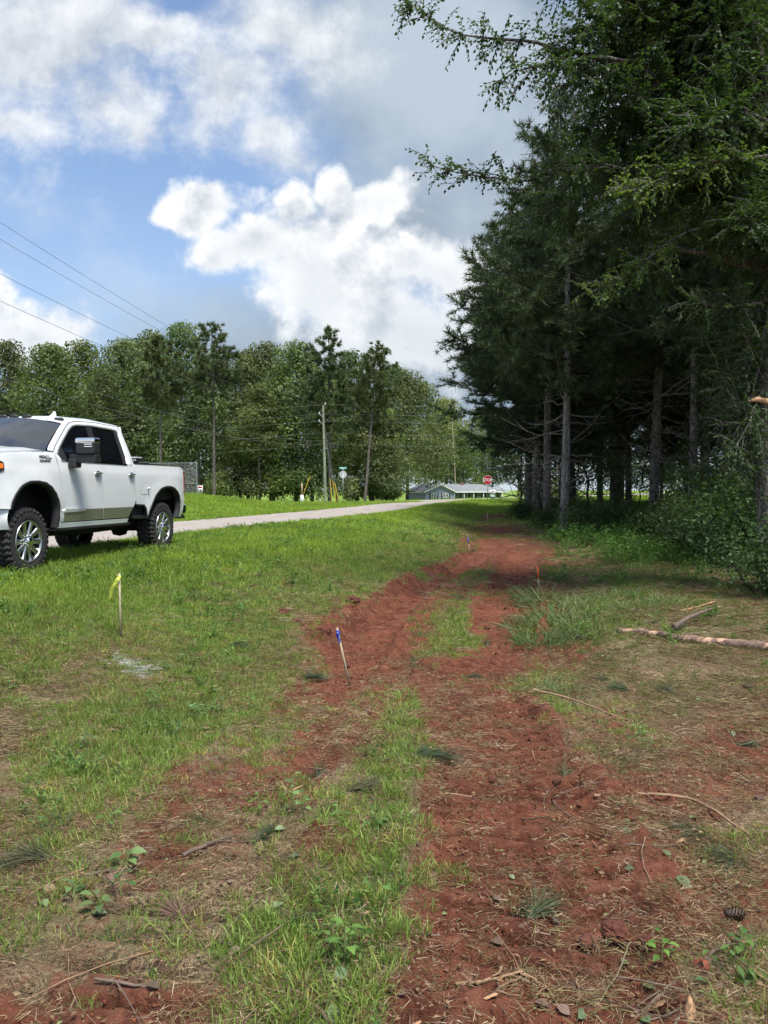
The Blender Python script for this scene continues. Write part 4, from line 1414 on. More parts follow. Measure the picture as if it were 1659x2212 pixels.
        bbox('bed_corner_step', (s * .70, 2.95, .64), (s * .975, 3.36, .70), BLACKP, T, .015, 2)
        bbox('step_recess', (s * .68, 2.90, .66), (s * .93, 3.40, .97), DARK, T)
        band('step_surround', [(2.99, .86), (3.24, .86), (3.295, .80), (3.33, .66)], [(2.965, .905), (3.25, .893), (3.322, .83), (3.37, .645)], BLACKP, T, s, .004, .004)
        bbox('wheel_well', (s * .50, -.62, .62), (s * .62, .78, 1.34), DARK, T)
        bbox('wheel_well', (s * .50, 3.2, .50), (s * .62, 4.95, 1.34), DARK, T)
        # lettering on the fender
        for k, (tx, z, sz) in enumerate((('HIGH', 1.603, .060), ('COUNTRY', 1.548, .052))):
            me = text_mesh(tx, sz, .002, .0012, 1.02)
            me.materials.append(GAP)
            y0 = .335 if k == 0 else .392
            o = link(bpy.data.objects.new('fender_lettering', me), T)
            o.location = (s * (body_x(y0, z) + .004), y0, z)
            o.rotation_euler = (math.pi / 2 - s * 0, 0, math.pi / 2 if s > 0 else -math.pi / 2)
        mtn = MB()                                              # mountain sketch above the lettering
        xx = s * (body_x(.43, 1.6) + .004)
        pk = [(.40, 1.592), (.432, 1.632), (.447, 1.610), (.472, 1.628), (.492, 1.600), (.540, 1.592)]
        tube(mtn, [(xx, a, b) for a, b in pk], .0035, 4)
        tube(mtn, [(xx, .395, 1.588), (xx, .47, 1.585), (xx, .55, 1.586)], .003, 4)
        mtn.build('mountain_emblem', GAP, T)
    # hood, windshield, roof, rear wall
    ze = lambda y: np.interp(y, [-.95, -.8, -.45, 0, .45, .65], [1.53, 1.588, 1.633, 1.668, 1.698, 1.703])

    def hood(u, v):
        xe = .955
        x = (u * 2 - 1)
        y = -.97 + (1.60 - .38 * (1 - x * x) + .02) * v
        e = abs(x)
        bul = .055 * (1 - sst(e, .55, .95)) + .025 * (1 - sst(e, .25, .55))
        xf = x * (body_x(min(y, .6), 1.65) - .004 if e > .99 else body_x(min(y, .6), 1.65) - .004)
        return (xf, y, ze(y) + bul * sst(v, .0, .25) - .04 * (1 - sst(v, 0, .12)))
    grid_obj('hood', hood, 41, 24, PAINT, T, True)
    xedge = lambda z: .966 - .377 * (z - 1.6) - .035

    def ws(u, v):
        x = u * 2 - 1
        yb, zb, xb = .585 - .30 * (1 - x * x), 1.700 + .02 * (1 - x * x), .845
        yt, zt, xt = 1.205 - .18 * (1 - x * x), 2.140 + .085 * (1 - x * x), .720
        b = math.sin(v * math.pi) * .03
        return (x * (xb + (xt - xb) * v), yb + (yt - yb) * v - b * .6, zb + (zt - zb) * v + b)
    grid_obj('windshield', ws, 30, 12, WSGLASS, T, True)
    zr = lambda y: np.interp(y, [1.165, 1.306, 1.47, 2.137, 2.88, 2.968], [2.118, 2.195, 2.234, 2.266, 2.248, 2.175])

    def roof(u, v):
        x = u * 2 - 1
        yf = 1.20 - .18 * (1 - x * x)
        y = yf + (2.975 - yf) * v
        yc = max(1.17, y)
        z = zr(yc) if abs(x) > .999 else zr(max(1.25, y))
        zc = z + .055 * (1 - x ** 4) * min(1, .45 + v * 6) if v < .96 else z + .055 * (1 - x ** 4) * .7
        if v < .06: zc = min(zc, 2.140 + .085 * (1 - x * x) + .5 * (y - yf) + .004)
        return (x * (xedge(zr(yc)) + .002), y, zc)
    grid_obj('roof', roof, 33, 40, PAINT, T, True)
    def back(u, v):
        x = u * 2 - 1
        return (x * (.93 - .21 * v), 2.955 + .02 * math.sin(v * 3), 1.05 + 1.18 * v)
    grid_obj('cab_back', back, 9, 9, PAINT, T, False)
    def bwin(u, v):
        x = u * 2 - 1
        return (x * (.78 - .10 * v), 2.972, 1.62 + .46 * v)
    grid_obj('back_window', bwin, 5, 5, GLASS, T, False)
    grid_obj('cowl', lambda u, v: ((u * 2 - 1) * .86, .20 + .38 * (2 * u - 1) ** 2 + .16 * v, 1.692 + .006 * v), 15, 3, BLACKP, T, True)
    wp_ = MB()
    tube(wp_, [(.62, .50, 1.735), (.30, .42, 1.765), (-.12, .37, 1.752)], [.011, .012, .008], 5)
    wp_.build('wiper', BLACKP, T)
    # roof furniture
    fin = MB()
    prof = [(-.10, 0), (-.02, .028), (.045, .095), (.075, .098), (.07, .03), (.09, 0)]
    V = [(sx * (.022 if z < .04 else .008), y, z) for sx in (-1, 1) for (y, z) in prof]
    fin.add(V, [list(range(6))[::-1], list(range(6, 12))])
    fin.add(V, [[i, (i + 1) % 6, 6 + (i + 1) % 6, 6 + i] for i in range(6)])
    fin.build('antenna_fin', PAINT, T, loc=(.25, 1.70, 2.290))
    for (x, y) in ((-.20, 1.13), (.0, 1.11), (.20, 1.13), (.62, 1.30), (-.62, 1.30)):
        mk = MB()
        zz = 2.236 if abs(x) < .4 else 2.200
        tube(mk, [(-.075, 0, 0), (-.055, -.012, .016), (.055, -.012, .016), (.075, 0, 0)], [.012, .028, .028, .012], 7)
        mk.build('cab_marker_light', BLACKP, T, True, loc=(x, y, zz))
    # bed: floor, front wall, rails, tailgate
    bbox('bed_floor', (-.80, 2.99, .95), (.80, 4.98, 1.0), BLACKP, T)
    bbox('bed_front_wall', (-.93, 2.985, .95), (.93, 3.02, 1.57), BLACKP, T)
    for s in (1, -1):
        bbox('bed_inner_wall', (s * .80, 3.0, .97), (s * .83, 4.98, 1.57), BLACKP, T)
        bbox('bed_rail_cap', (s * .80, 2.968, 1.588), (s * .958, 5.025, 1.612), BLACKP, T, .008, 2)
    bbox('rear_valance', (-.93, 4.84, .62), (.93, 4.90, 1.0), DARK, T)
    bbox('tailgate', (-.82, 4.95, .98), (.82, 5.03, 1.60), PAINT, T, .02, 3)
    bar = MB()
    tube(bar, [(-.82, 3.85, 1.60), (-.8, 3.85, 1.645), (.8, 3.85, 1.645), (.82, 3.85, 1.60)], .018, 8)
    bo = bar.build('bed_bar', BLACKP, T, True)
    bbox('work_light', (.36, 3.76, 1.655), (.60, 3.96, 1.735), BLACKP, bo, .012, 2)
    bbox('work_light_lid', (.355, 3.755, 1.728), (.605, 3.965, 1.752), CLEARL, bo, .008, 2)
    for k in range(7): bbox('work_light_fin', (.365 + k * .034, 3.752, 1.675), (.377 + k * .034, 3.762, 1.715), CLEARL, bo)
    # bumpers
    def fb(u, v):
        x = (u * 2 - 1)
        a = abs(x)
        y = -1.05 + .62 * sst(a, .72, 1.0) ** 1.4
        pr = math.sin(v * math.pi)
        return (x * (1.0 + .0 * pr), y - .05 * pr + (.10 * (1 - v) * (1 - sst(a, .8, 1))), .635 + .27 * v)
    grid_obj('front_bumper', fb, 41, 7, PAINT, T, False)
    grid_obj('bumper_top', lambda u, v: (np.sign(u - .5) * min(1, abs(u * 2 - 1)) * 1.0, (-1.05 + .62 * sst(abs(u * 2 - 1), .72, 1.0) ** 1.4) * (1 - v) + -.40 * v, .905), 41, 3, PAINT, T, False)
    bbox('grille', (-.72, -1.0, .93), (.72, -.93, 1.52), BLACKP, T, .03, 2)
    for z in (1.02, 1.14, 1.26, 1.38): bbox('grille_bar', (-.70, -1.015, z), (.70, -.998, z + .035), CHROME, T, .006, 1)
    rb = bbox('rear_bumper', (-.93, 4.86, .655), (.93, 5.18, .865), CHROME, T, .04, 3)
    bbox('bumper_pad', (-.95, 4.80, .585), (.95, 5.06, .66), BLACKP, rb, .02, 2)
    hb = MB()
    tube(hb, [(0, 5.0, .62), (0, 5.30, .62)], .035, 8)
    lathe(hb, [(.0, .09), (.025, .085), (.03, .06), (.018, .03), (.018, 0)], 12, M=Matrix.Translation((0, 5.28, .64)))
    hb.build('tow_hitch', DARK, T)
    # underneath
    for s in (1, -1): bbox('frame_rail', (s * .40, -.8, .58), (s * .50, 4.9, .78), DARK, T)
    bbox('underbody', (-.80, .66, .60), (.80, 2.95, .70), DARK, T)
    bbox('shade_shell', (-.90, .72, .66), (.90, 2.92, 1.54), DARK, T)  # added dark box, puts shade behind the panel gaps
    bbox('shade_shell', (-.86, 3.42, 1.28), (.86, 4.90, 1.34), DARK, T) if False else None
    bbox('engine_block', (-.55, -.9, .62), (.55, .66, 1.50), DARK, T)
    for y in (0, 4.036):
        ax = MB()
        tube(ax, [(-.8, y, .44), (.8, y, .44)], .06, 10)
        lathe(ax, [(0, -.16), (.12, -.13), (.17, 0), (.12, .13), (0, .16)], 16, M=Matrix.Translation((.1, y, .44)))
        ax.build('axle', DARK, T, True)
    ex = MB()
    tube(ex, [(.45, .8, .52), (.5, 2.2, .50), (.52, 3.2, .52)], .07, 8)
    ex.build('exhaust_pipe', DARK, T, True)
    bbox('spare_mount', (-.3, 3.0, .48), (.62, 3.35, .62), DARK, T, .03, 2)
    return T


make_truck()
# ------------------------------------------------------------------ house across the road
def build_house():
    WALL = simple('blue_grey_siding', (.27, .30, .40), .75, var=.12, vscale=3)
    ROOF = simple('grey_shingle', (.20, .21, .22), .9, var=.18, vscale=1.2, bump=.3, bscale=14)
    TRIM = simple('white_trim', (.74, .74, .72), .6)
    SHUT = simple('dark_shutter', (.035, .04, .05), .6)
    PANE = simple('window_pane', (.16, .19, .20), .08, spec=.8)
    BRICK = simple('chimney_brick', (.20, .10, .075), .9, var=.2, vscale=5)
    Y0, z0 = 150.0, -1.25
    x0 = (425.3 - 384) / FPX * Y0
    H = empty('ranch_house', (x0, Y0, z0), R_(21))
    tag(H, 'low blue grey ranch house with pale roof and white trim across the road', 'house')
    W, EV, PK = 6.3, 2.62, 3.95
    Dp = 10.0

    def quad(name, pts, mat, parent=H, th=None):
        mb = MB()
        n = len(pts)
        mb.add(pts, [list(range(n))])
        if th is not None:
            V = np.array(pts, float)
            mb.add(np.concatenate([V, V + np.array(th)]), [[i, (i + 1) % n, n + (i + 1) % n, n + i] for i in range(n)])
            mb.add(V + np.array(th), [list(range(n))[::-1]])
        return mb.build(name, mat, parent)
    # gable wing (front at y=0) and its left wall
    quad('gable_wall', [(0, 0, 0), (W, 0, 0), (W, 0, EV), (W / 2, 0, PK), (0, 0, EV)], WALL, th=(0, .2, 0))
    quad('side_wall', [(0, .2, 0), (0, Dp, 0), (0, Dp, EV), (0, .2, EV)], WALL, th=(.2, 0, 0))
    quad('wing_return', [(W, 0.2, 0), (W, 3.2, 0), (W, 3.2, EV), (W, .2, EV)], WALL, th=(-.2, 0, 0))
    ov = .45
    sl_ = (PK - EV) / (W / 2)
    for nm, a, b in (('wing_roof', -ov, W / 2), ('wing_roof', W / 2, W + ov)):
        za, zb = (EV - ov * sl_, PK) if a < 0 else (PK, EV - ov * sl_)
        quad(nm, [(a, -.4, za + .06), (b, -.4, zb + .06), (b, Dp + .3, zb + .06), (a, Dp + .3, za + .06)], ROOF, th=(0, 0, -.10))
    for a, za, b, zb in ((-ov, EV - ov * sl_, W / 2, PK), (W / 2, PK, W + ov, EV - ov * sl_)):
        quad('barge_board', [(a, -.44, za - .16), (b, -.44, zb - .16), (b, -.44, zb + .075), (a, -.44, za + .075)], TRIM, th=(0, .035, 0))
    quad('side_fascia', [(-ov - .02, -.4, EV - ov * sl_ - .16), (-ov - .02, Dp, EV - ov * sl_ - .16), (-ov - .02, Dp, EV - ov * sl_ + .07), (-ov - .02, -.4, EV - ov * sl_ + .07)], TRIM, th=(.04, 0, 0))
    # main block
    X1 = 19.2
    fy, by = 2.4, 10.0                                       # porch eave line, back
    rz = 4.05
    quad('front_wall', [(W, 4.2, 0), (X1, 4.2, 0), (X1, 4.2, EV), (W, 4.2, EV)], WALL, th=(0, .2, 0))
    quad('end_wall', [(X1, 4.2, 0), (X1, by, 0), (X1, by, EV), (X1, 4.2, EV)], WALL, th=(-.2, 0, 0))
    quad('back_wall', [(0, by, 0), (X1, by, 0), (X1, by, EV), (0, by, EV)], WALL, th=(0, -.2, 0))
    my = (fy + by) / 2
    quad('main_roof', [(W / 2 + .6, fy - .3, EV - .06), (X1 + .6, fy - .3, EV - .06), (X1 - 3.6, my, rz), (W / 2 + .6, my, rz)], ROOF, th=(0, 0, -.10))
    quad('main_roof', [(W / 2 + .6, by + .4, EV - .06), (W / 2 + .6, my, rz), (X1 - 3.6, my, rz), (X1 + .6, by + .4, EV - .06)], ROOF, th=(0, 0, -.10))
    quad('hip_roof', [(X1 + .6, fy - .3, EV - .06), (X1 + .6, by + .4, EV - .06), (X1 - 3.6, my, rz)], ROOF, th=(0, 0, -.10))
    quad('fascia', [(W + .46, fy - .34, EV - .30), (X1 + .62, fy - .34, EV - .30), (X1 + .62, fy - .34, EV - .03), (W + .46, fy - .34, EV - .03)], TRIM, th=(0, .04, 0))
    for k in range(6):
        x = W + 1.1 + k * 2.2
        p = MB(); box(p, (x - .06, fy - .2, 0), (x + .06, fy - .08, EV - .2)); p.build('porch_post', TRIM, H)
    def window(x, y, w, h, z, shutters=True, mull=2):
        wf = MB()
        for a, b in (((x, y - .06, z), (x + w, y + .02, z + .09)), ((x, y - .06, z + h - .09), (x + w, y + .02, z + h)), ((x, y - .06, z), (x + .09, y + .02, z + h)), ((x + w - .09, y - .06, z), (x + w, y + .02, z + h)),
                     ((x + w / 2 - .05, y - .05, z), (x + w / 2 + .05, y + .02, z + h)), ((x, y - .05, z + h / 2 - .03), (x + w, y + .02, z + h / 2 + .03))): box(wf, a, b)
        f = wf.build('window', TRIM, H)
        for i in range(2):
            for j in range(2):
                g = MB(); box(g, (x + .09 + i * (w / 2 - .04), y - .02, z + .09 + j * (h / 2 - .06)), (x + w / 2 - .05 + i * (w / 2 - .04), y - .012, z + h / 2 - .03 + j * (h / 2 - .06))); g.build('pane', PANE, f)
        if shutters:
            for a in (x - .32, x + w + .02):
                s = MB(); box(s, (a, y - .05, z - .03), (a + .30, y + .0, z + h + .03)); s.build('shutter', SHUT, f)
    window(1.2, 0, 1.25, 1.5, .75)
    window(3.75, 0, 1.25, 1.5, .75)
    for x in (7.0, 8.6, 11.9, 13.5, 15.6, 17.3): window(x, 4.2, .95, 1.5, .75)
    d = MB(); box(d, (10.2, 4.12, 0), (11.15, 4.19, 2.1)); dd = d.build('front_door', TRIM, H)
    g = MB(); box(g, (10.42, 4.10, 1.0), (10.93, 4.118, 1.9)); g.build('door_pane', SHUT, dd)
    c = MB(); box(c, (10.7, my - .35, 3.7), (11.5, my + .35, 4.40)); box(c, (10.65, my - .4, 4.40), (11.55, my + .4, 4.48)); c.build('chimney', BRICK, H)
    v = MB(); tube(v, [(12.9, my + .2, 3.9), (12.9, my + .2, 4.9)], .07, 8); v.build('flue_pipe', simple('dark_metal', (.05, .05, .05), .6), H)
    return H


build_house()
ant = MB()
axy = (xat(985, 165), 165.0)
tube(ant, [(0, 0, 0), (-.3, 0, 8), (-.9, 0, 17.5)], [.12, .10, .07], 8)
o = ant.build('service_mast', simple('weathered_mast', (.42, .36, .24), .8, var=.2), None, True)
o.location = (axy[0], axy[1], -1.3)
tag(o, 'thin pale leaning mast rising behind the blue house roof', 'mast')
for i, (u, lab) in enumerate(((445.5, 'grassy tuft plant in front of the house gable'), (468, 'leafy plant left of the house porch'), (475, 'leafy plant by the house porch posts'), (418, 'light shrub at the corner of the house side wall'))):
    Y = 146 if u > 430 else 147
    place_tree(big_sh[1], 'garden_shrub', (u - 384) / FPX * Y, Y, i, .3, lab, 'plants in front of the house', None, 'shrub', parts=('stems', 'foliage'))

# ------------------------------------------------------------------ utility poles and lines
POLE = bark_mat('treated_pole', (.27, .28, .20), (.44, .45, .35), 5)
METAL = simple('galvanised', (.42, .43, .44), .45, .7)
PORC = simple('porcelain', (.55, .56, .58), .25)
WIRE = simple('wire_cable', (.12, .12, .11), .5)
WIREL = simple('wire_pale', (.20, .21, .20), .5)
YEL = simple('guard_yellow', (.62, .42, .04), .5, var=.1)


def px_pt(u, v, Y): return np.array([(u - 384) / FPX * Y, Y, CAMZ + (HORIZON - v) / FPX * Y])


def utility_pole(x, y, h, lab, lean=0.0):
    o = empty('utility_pole', (x, y, gz(x, y) - .1))
    p = MB()
    tube(p, [(0, 0, 0), (lean * .5, 0, h * .5), (lean, 0, h)], [.17, .15, .115], 12)
    p.build('pole', POLE, o, True)
    att = {}
    for k, f in enumerate((1.0, .915, .84)):
        z = h * f
        b = MB()
        if k == 0: tube(b, [(lean, 0, z - .05), (lean + .25, -.05, z + .18)], .03, 6)
        else: tube(b, [(lean, -.1, z - .35), (lean - .42, -.15, z)], .035, 6)
        br = b.build('bracket', METAL, o)
        i = MB()
        cx = lean + (.25 if k == 0 else -.42)
        lathe(i, [(.0, -.12), (.06, -.1), (.09, -.03), (.05, .0), (.09, .05), (.05, .09), (.03, .14), (0, .15)], 10, M=Matrix.Translation((cx, -.1, z + .2 if k == 0 else z + .06)))
        i.build('insulator', PORC, br, True)
    tag(o, lab, 'pole')
    return o, np.array([x, y, gz(x, y) - .1])


P1 = px_pt(325.5, 505, 86)
pole1, b1 = utility_pole(P1[0], 86, 10.9, 'tall grey green utility pole beside the street name sign', -.25)
pole2, b2 = utility_pole(-15.6, 17.5, 11.2, 'utility pole just out of view on the left, holding the wires above the truck')
pole3, b3 = utility_pole(-62, 90, 10.5, 'utility pole out of view far left along the cross road')
pole4, b4 = utility_pole(60, 92, 11.0, 'utility pole hidden behind the pine wood along the cross road')
wire_n = 0


def wire(a, b, sag, lab, grp, r=.016, mat=None):
    t = np.linspace(0, 1, 28)[:, None]
    p = np.asarray(a) * (1 - t) + np.asarray(b) * t
    p[:, 2] -= (4 * sag * t * (1 - t))[:, 0]
    mb = MB()
    tube(mb, p, r, 4, cap=False)
    o = mb.build('power_line', mat or WIRE)
    tag(o, lab, 'power line', grp)
    return o


V3 = lambda a, z, dx=0: np.array([a[0] + dx, a[1], a[2] + z])
for z1, z2, dx2, sag, lab in ((10.95, 11.5, .4, .9, 'topmost wire sloping from the sky at left down to the utility pole'),
                              (10.9, 11.35, -.5, .95, 'second sloping wire, close under the topmost one'),
                              (9.9, 9.9, -.4, .9, 'third sloping wire crossing the blue sky at left'),
                              (9.1, 8.9, -.4, 1.0, 'fourth sloping wire, lowest that crosses open sky'),
                              (7.0, 6.5, 0, 1.1, 'sloping cable crossing the trees above the truck cab'),
                              (6.7, 5.9, 0, 1.2, 'lowest sloping cable, passing just above the truck cab roof')):
    wire(V3(b1, z1, -.3), V3(b2, z2, dx2), sag, lab, 'wires from the left to the utility pole', .009 if z2 > 7 else .012)
for z1, sag in ((11.0, .5), (10.0, .5), (9.2, .5), (7.9, .6), (6.6, .7)):
    wire(V3(b1, z1, -.3), V3(b3, z1 - 1.0, 0), sag, 'thin wire running level along the far wood left of the pole', 'wires left of the utility pole', .009, WIREL)
for z1, sag in ((11.05, .7), (10.0, .7), (9.2, .7), (7.9, .9), (6.7, .9)):
    wire(V3(b1, z1, 0), V3(b4, z1 - .2, 0), sag, 'thin wire running level along the far wood right of the pole', 'wires right of the utility pole', .009, WIREL)
for k, (du, dt) in enumerate(((5, 1.4), (9, 1.1), (12, .9))):      # guy wires with yellow guards
    g = empty('guy_wire', tuple(px_pt(327 + du, 505, 86 - k * .1)))
    g.location.z = gz(g.location.x, g.location.y)
    top = np.array([P1[0], 86, b1[2] + 8.5 - k * .8]) - np.array(g.location)
    c = MB(); tube(c, [(0, 0, 0), tuple(top)], .015, 4); c.build('cable', WIREL, g)
    y = MB(); tube(y, [tuple(top * .004), tuple(top * .32)], .045, 8); y.build('guard', YEL, g, True)
    tag(g, ['guy wire with yellow guard closest to the utility pole', 'middle guy wire with yellow guard by the pole', 'guy wire with yellow guard furthest right of the pole'][k], 'guy wire', 'guy wires of the utility pole')

# ------------------------------------------------------------------ signs
SRED = simple('sign_red', (.46, .012, .030), .45)
SWHITE = simple('sign_white', (.80, .80, .80), .5)
SALU = simple('sign_aluminium', (.56, .57, .58), .45, .3)
SGREEN = simple('sign_teal', (.045, .34, .31), .5)


def octagon(r, y0, y1, mb, mat=0):
    a = (np.arange(8) + .5) / 8 * 2 * math.pi
    V = [(r * math.cos(t), y, r * math.sin(t)) for y in (y0, y1) for t in a]
    mb.add(V, [list(range(8))], mat)
    mb.add(V, [list(range(8, 16))[::-1]], mat)
    mb.add(V, [[i, 8 + i, 8 + (i + 1) % 8, (i + 1) % 8] for i in range(8)], mat)


def stop_sign(x, y, rz, zc, lab, front):
    o = empty('stop_sign', (x, y, gz(x, y) - .03), rz)
    h = zc - o.location.z
    p = MB(); box(p, (-.032, .012, 0), (.032, .05, h + .38)); p.build('post', METAL, o)
    b = MB(); octagon(.416, -.004, .010, b); bl = b.build('sign_blade', SALU, o); bl.location = (0, 0, h)
    w = MB(); octagon(.414, -.006, -.0042, w); wl = w.build('white_border', SWHITE, bl)
    r = MB(); octagon(.392, -.0085, -.0062, r); rl = r.build('red_face', SRED, bl)
    me = text_mesh('STOP', .36, .0008, .006, .96)
    me.materials.append(SWHITE)
    t = link(bpy.data.objects.new('lettering', me), bl)
    t.rotation_euler = (math.pi / 2, 0, 0)
    t.location = (0, -.0098, -.01)
    tag(o, lab, 'stop sign')
    return o


q = px_pt(487.6, 480, 66)
stop_sign(q[0], 66, R_(-4), q[2], 'red stop sign facing the camera in front of the blue house', True)
q = px_pt(343, 474.5, 83)
s2 = stop_sign(q[0], 83, math.pi + .1, q[2], 'bare back of a stop sign with teal street name blades on top', False)
for k, (rz, z) in enumerate(((.35, .62), (1.35, .48))):
    mb = MB(); box(mb, (-.46, -.008, -.11), (.46, .008, .11))
    bo = mb.build('street_name_blade', SGREEN, s2)
    bo.location = (0, 0, q[2] - s2.location.z + z + .05)
    bo.rotation_euler = (0, 0, rz)
    for (a, b) in ((-.36, .36),):
        st = MB()
        for sgn in (-1, 1): box(st, (a, sgn * .0095 - .001, -.03), (b, sgn * .0095 + .001, .03))
        st.build('street_name_band', SWHITE, bo)
mb = MB(); tube(mb, [(0, 0, .3), (0, 0, .75)], .02, 6); bo = mb.build('blade_bracket', METAL, s2); bo.location = (0, 0, q[2] - s2.location.z)
# small white and green sign right of the stop sign
Y = 69
a_ = px_pt(492.6, 494.6, Y)
sg = empty('yard_sign', (a_[0], Y, gz(a_[0], Y)), 0)
zz = a_[2] - sg.location.z
for k_ in (-.19, .19):
    p = MB(); box(p, (k_ - .02, .0, -.05), (k_ + .02, .03, zz + .40)); p.build('post', SWHITE, sg)
p = MB(); box(p, (-.25, -.02, zz + .01), (.25, -.003, zz + .42)); pb = p.build('white_panel', SWHITE, sg)
p = MB(); box(p, (-.22, -.02, zz - .36), (.22, -.003, zz - .02)); p.build('green_panel', simple('pale_green_panel', (.34, .48, .44), .6), sg)
e = MB(); lathe(e, [(0, -.026), (.05, -.024), (.075, -.021)], 14, 'y', M=Matrix.Translation((.0, 0, zz + .29)) @ Matrix.Diagonal((1.1, 1, .8, 1))); e.build('emblem', simple('emblem_dark', (.04, .05, .05), .6), pb)
tag(sg, 'small white panel sign over a pale green panel, right of the stop sign', 'sign')

# marker post with yellow rod, left of the utility pole
q = px_pt(302, 507, 80)
mk = empty('marker_post', (q[0], 80, gz(q[0], 80)))
m_ = MB(); box(m_, (-.16, -.1, 0), (.16, .1, .95)); m_.build('white_box', SWHITE, mk)
m_ = MB(); box(m_, (-.07, -.06, .95), (.07, .06, 2.15)); m_.build('wooden_post', simple('pale_wood', (.42, .30, .17), .8, var=.2), mk)
m_ = MB(); tube(m_, [(.18, .0, 1.1), (.85, .0, 2.95)], .035, 6); m_.build('yellow_rod', YEL, mk)
tag(mk, 'white utility box with wooden post and slanting yellow rod', 'marker post')
q = px_pt(320, 506, 84)
m_ = MB(); box(m_, (-.1, -.08, 0), (.1, .08, .45)); box(m_, (-.13, -.11, .45), (.13, .11, .5))
o = m_.build('utility_pedestal', simple('pedestal_beige', (.46, .43, .36), .6)); o.location = (q[0], 84, gz(q[0], 84))
tag(o, 'small beige utility pedestal left of the utility pole foot', 'pedestal')

# chain-link enclosure behind the truck
def fence():
    q = px_pt(197, 499, 47)
    F = empty('chain_link_fence', (q[0], 47, gz(q[0], 47)), R_(-20))
    Hh, Ln = 2.05, 6.0
    for k in range(4):
        p = MB(); tube(p, [(-k * 2.0, 0, -.4), (-k * 2.0, 0, Hh)], .035, 8); p.build('post', METAL, F, True)
    for z in (Hh - .04, .75, .03):
        p = MB(); tube(p, [(0, 0, z), (-Ln, 0, z)], .022, 6); p.build('rail', METAL, F, True)
    m = MB()
    st = .09
    for k in range(int((Ln + Hh) / st)):
        for d in (1, -1):
            a = k * st
            x0, x1 = a - Hh, a
            t0, t1 = max(0, -x0 / Hh), min(1, (Ln - x0) / Hh)
            if t1 <= t0: continue
            pts = [(-(x0 + Hh * t), .012 * d, (Hh * t if d > 0 else Hh * (1 - t))) for t in (t0, t1)]
            tube(m, pts, .0045, 3, cap=False)
    m.build('mesh_panel', METAL, F)
    tag(F, 'grey chain link fence panel behind the truck tailgate', 'fence')
    s = empty('warning_sign', tuple(F.location + Vector((.32, -.5, 0))))
    p = MB(); box(p, (-.15, 0, .12), (.15, .02, .62)); pb = p.build('panel', SWHITE, s)
    p = MB(); box(p, (-.13, .02, -.3), (-.09, .05, .6)); p.build('stake', METAL, s)
    p = MB(); box(p, (-.12, -.006, .48), (.12, -.003, .58)); p.build('red_band', SRED, pb)
    p = MB(); lathe(p, [(0, -.007), (.05, -.005), (.055, -.003)], 12, 'y', M=Matrix.Translation((.03, 0, .33))); p.build('dark_symbol', simple('symbol_dark', (.05, .03, .03), .6), pb)
    tag(s, 'small white and red notice at the corner of the chain link fence', 'sign')


fence()

# ------------------------------------------------------------------ survey stakes
WOOD = simple('stake_wood', (.42, .35, .235), .8, var=.22, vscale=18, bump=.2, bscale=90)
RIBY = simple('ribbon_yellow_green', (.60, .68, .10), .5)
RIBB = simple('ribbon_blue', (.015, .055, .42), .45)
ORNG = simple('paint_orange', (.72, .13, .03), .55)


def stake(top, bot, w, lab, ribbon=None, tip=None, tail=None):
    """wooden stake from its photo top and bottom"""
    b = gpt(*bot)
    a, bb = D2ab(*top)
    tp = Vector((a * b.y, b.y, CAMZ + bb * b.y))
    b.z = gz(b.x, b.y)
    o = empty('survey_stake', tuple(b))
    v = tp - b
    L = v.length
    body = MB()
    M = v.to_track_quat('Z', 'Y').to_matrix().to_4x4()
    box(body, (-w / 2, -w * .35, -.08), (w / 2, w * .35, L), M=M)
    body.build('shaft', WOOD, o)
    if tip:
        t = MB(); box(t, (-w / 2 - .002, -w * .35 - .002, L * (1 - tip[1])), (w / 2 + .002, w * .35 + .002, L + .003), M=M); t.build('painted_top', tip[0], o)
    if ribbon:
        m, kind = ribbon
        r = MB()
        wr = M.to_3x3()
        z0 = L - .035
        box(r, (-w / 2 - .004, -w * .35 - .004, L - .05), (w / 2 + .004, w * .35 + .004, L - .022), M=M)
        n = 9
        for (dx, dz, wd) in tail:
            V = []
            for k in range(n):
                t = k / (n - 1)
                c = v * ((L - .035) / L) + Vector((dx * t ** .8 + .006 * math.sin(t * 9), -w * .5 - .012 - .01 * math.sin(t * 5), dz * t))
                for sgn in (-1, 1):
                    p = c + Vector((sgn * wd / 2 * math.cos(t * 1.1), sgn * wd / 2 * math.sin(t * 1.1) * .5, 0))
                    V.append(tuple(p))
            r.add(V, [[2 * k, 2 * k + 1, 2 * k + 3, 2 * k + 2] for k in range(n - 1)])
        r.build('ribbon', m, o, True)
    tag(o, lab, 'stake', 'survey stakes')
    return o


stake((258, 1238), (261, 1378), .020, 'wooden stake with a yellow green ribbon standing in the lawn', (RIBY, 0), None, [(-.10, -.21, .036), (-.03, -.10, .034)])
stake((728, 1356), (756, 1482), .021, 'leaning wooden stake with a blue ribbon at the edge of the clay', (RIBB, 0), None, [(.022, -.09, .018), (-.008, -.06, .018), (.014, -.12, .014)])
stake((1010, 1161), (1016, 1197), .03, 'small distant stake with a blue tip beside the far trail', None, (RIBB, .35))
stake((1161, 1224), (1164, 1275), .03, 'stake with an orange painted top behind the bent weeds', None, (ORNG, .55))
stake((1052, 1108), (1053, 1129), .035, 'plain pale stake at the far end of the trail')
stake((1152, 1108), (1147, 1122), .04, 'short orange marked stake at the foot of the wood edge pines', None, (ORNG, .6))

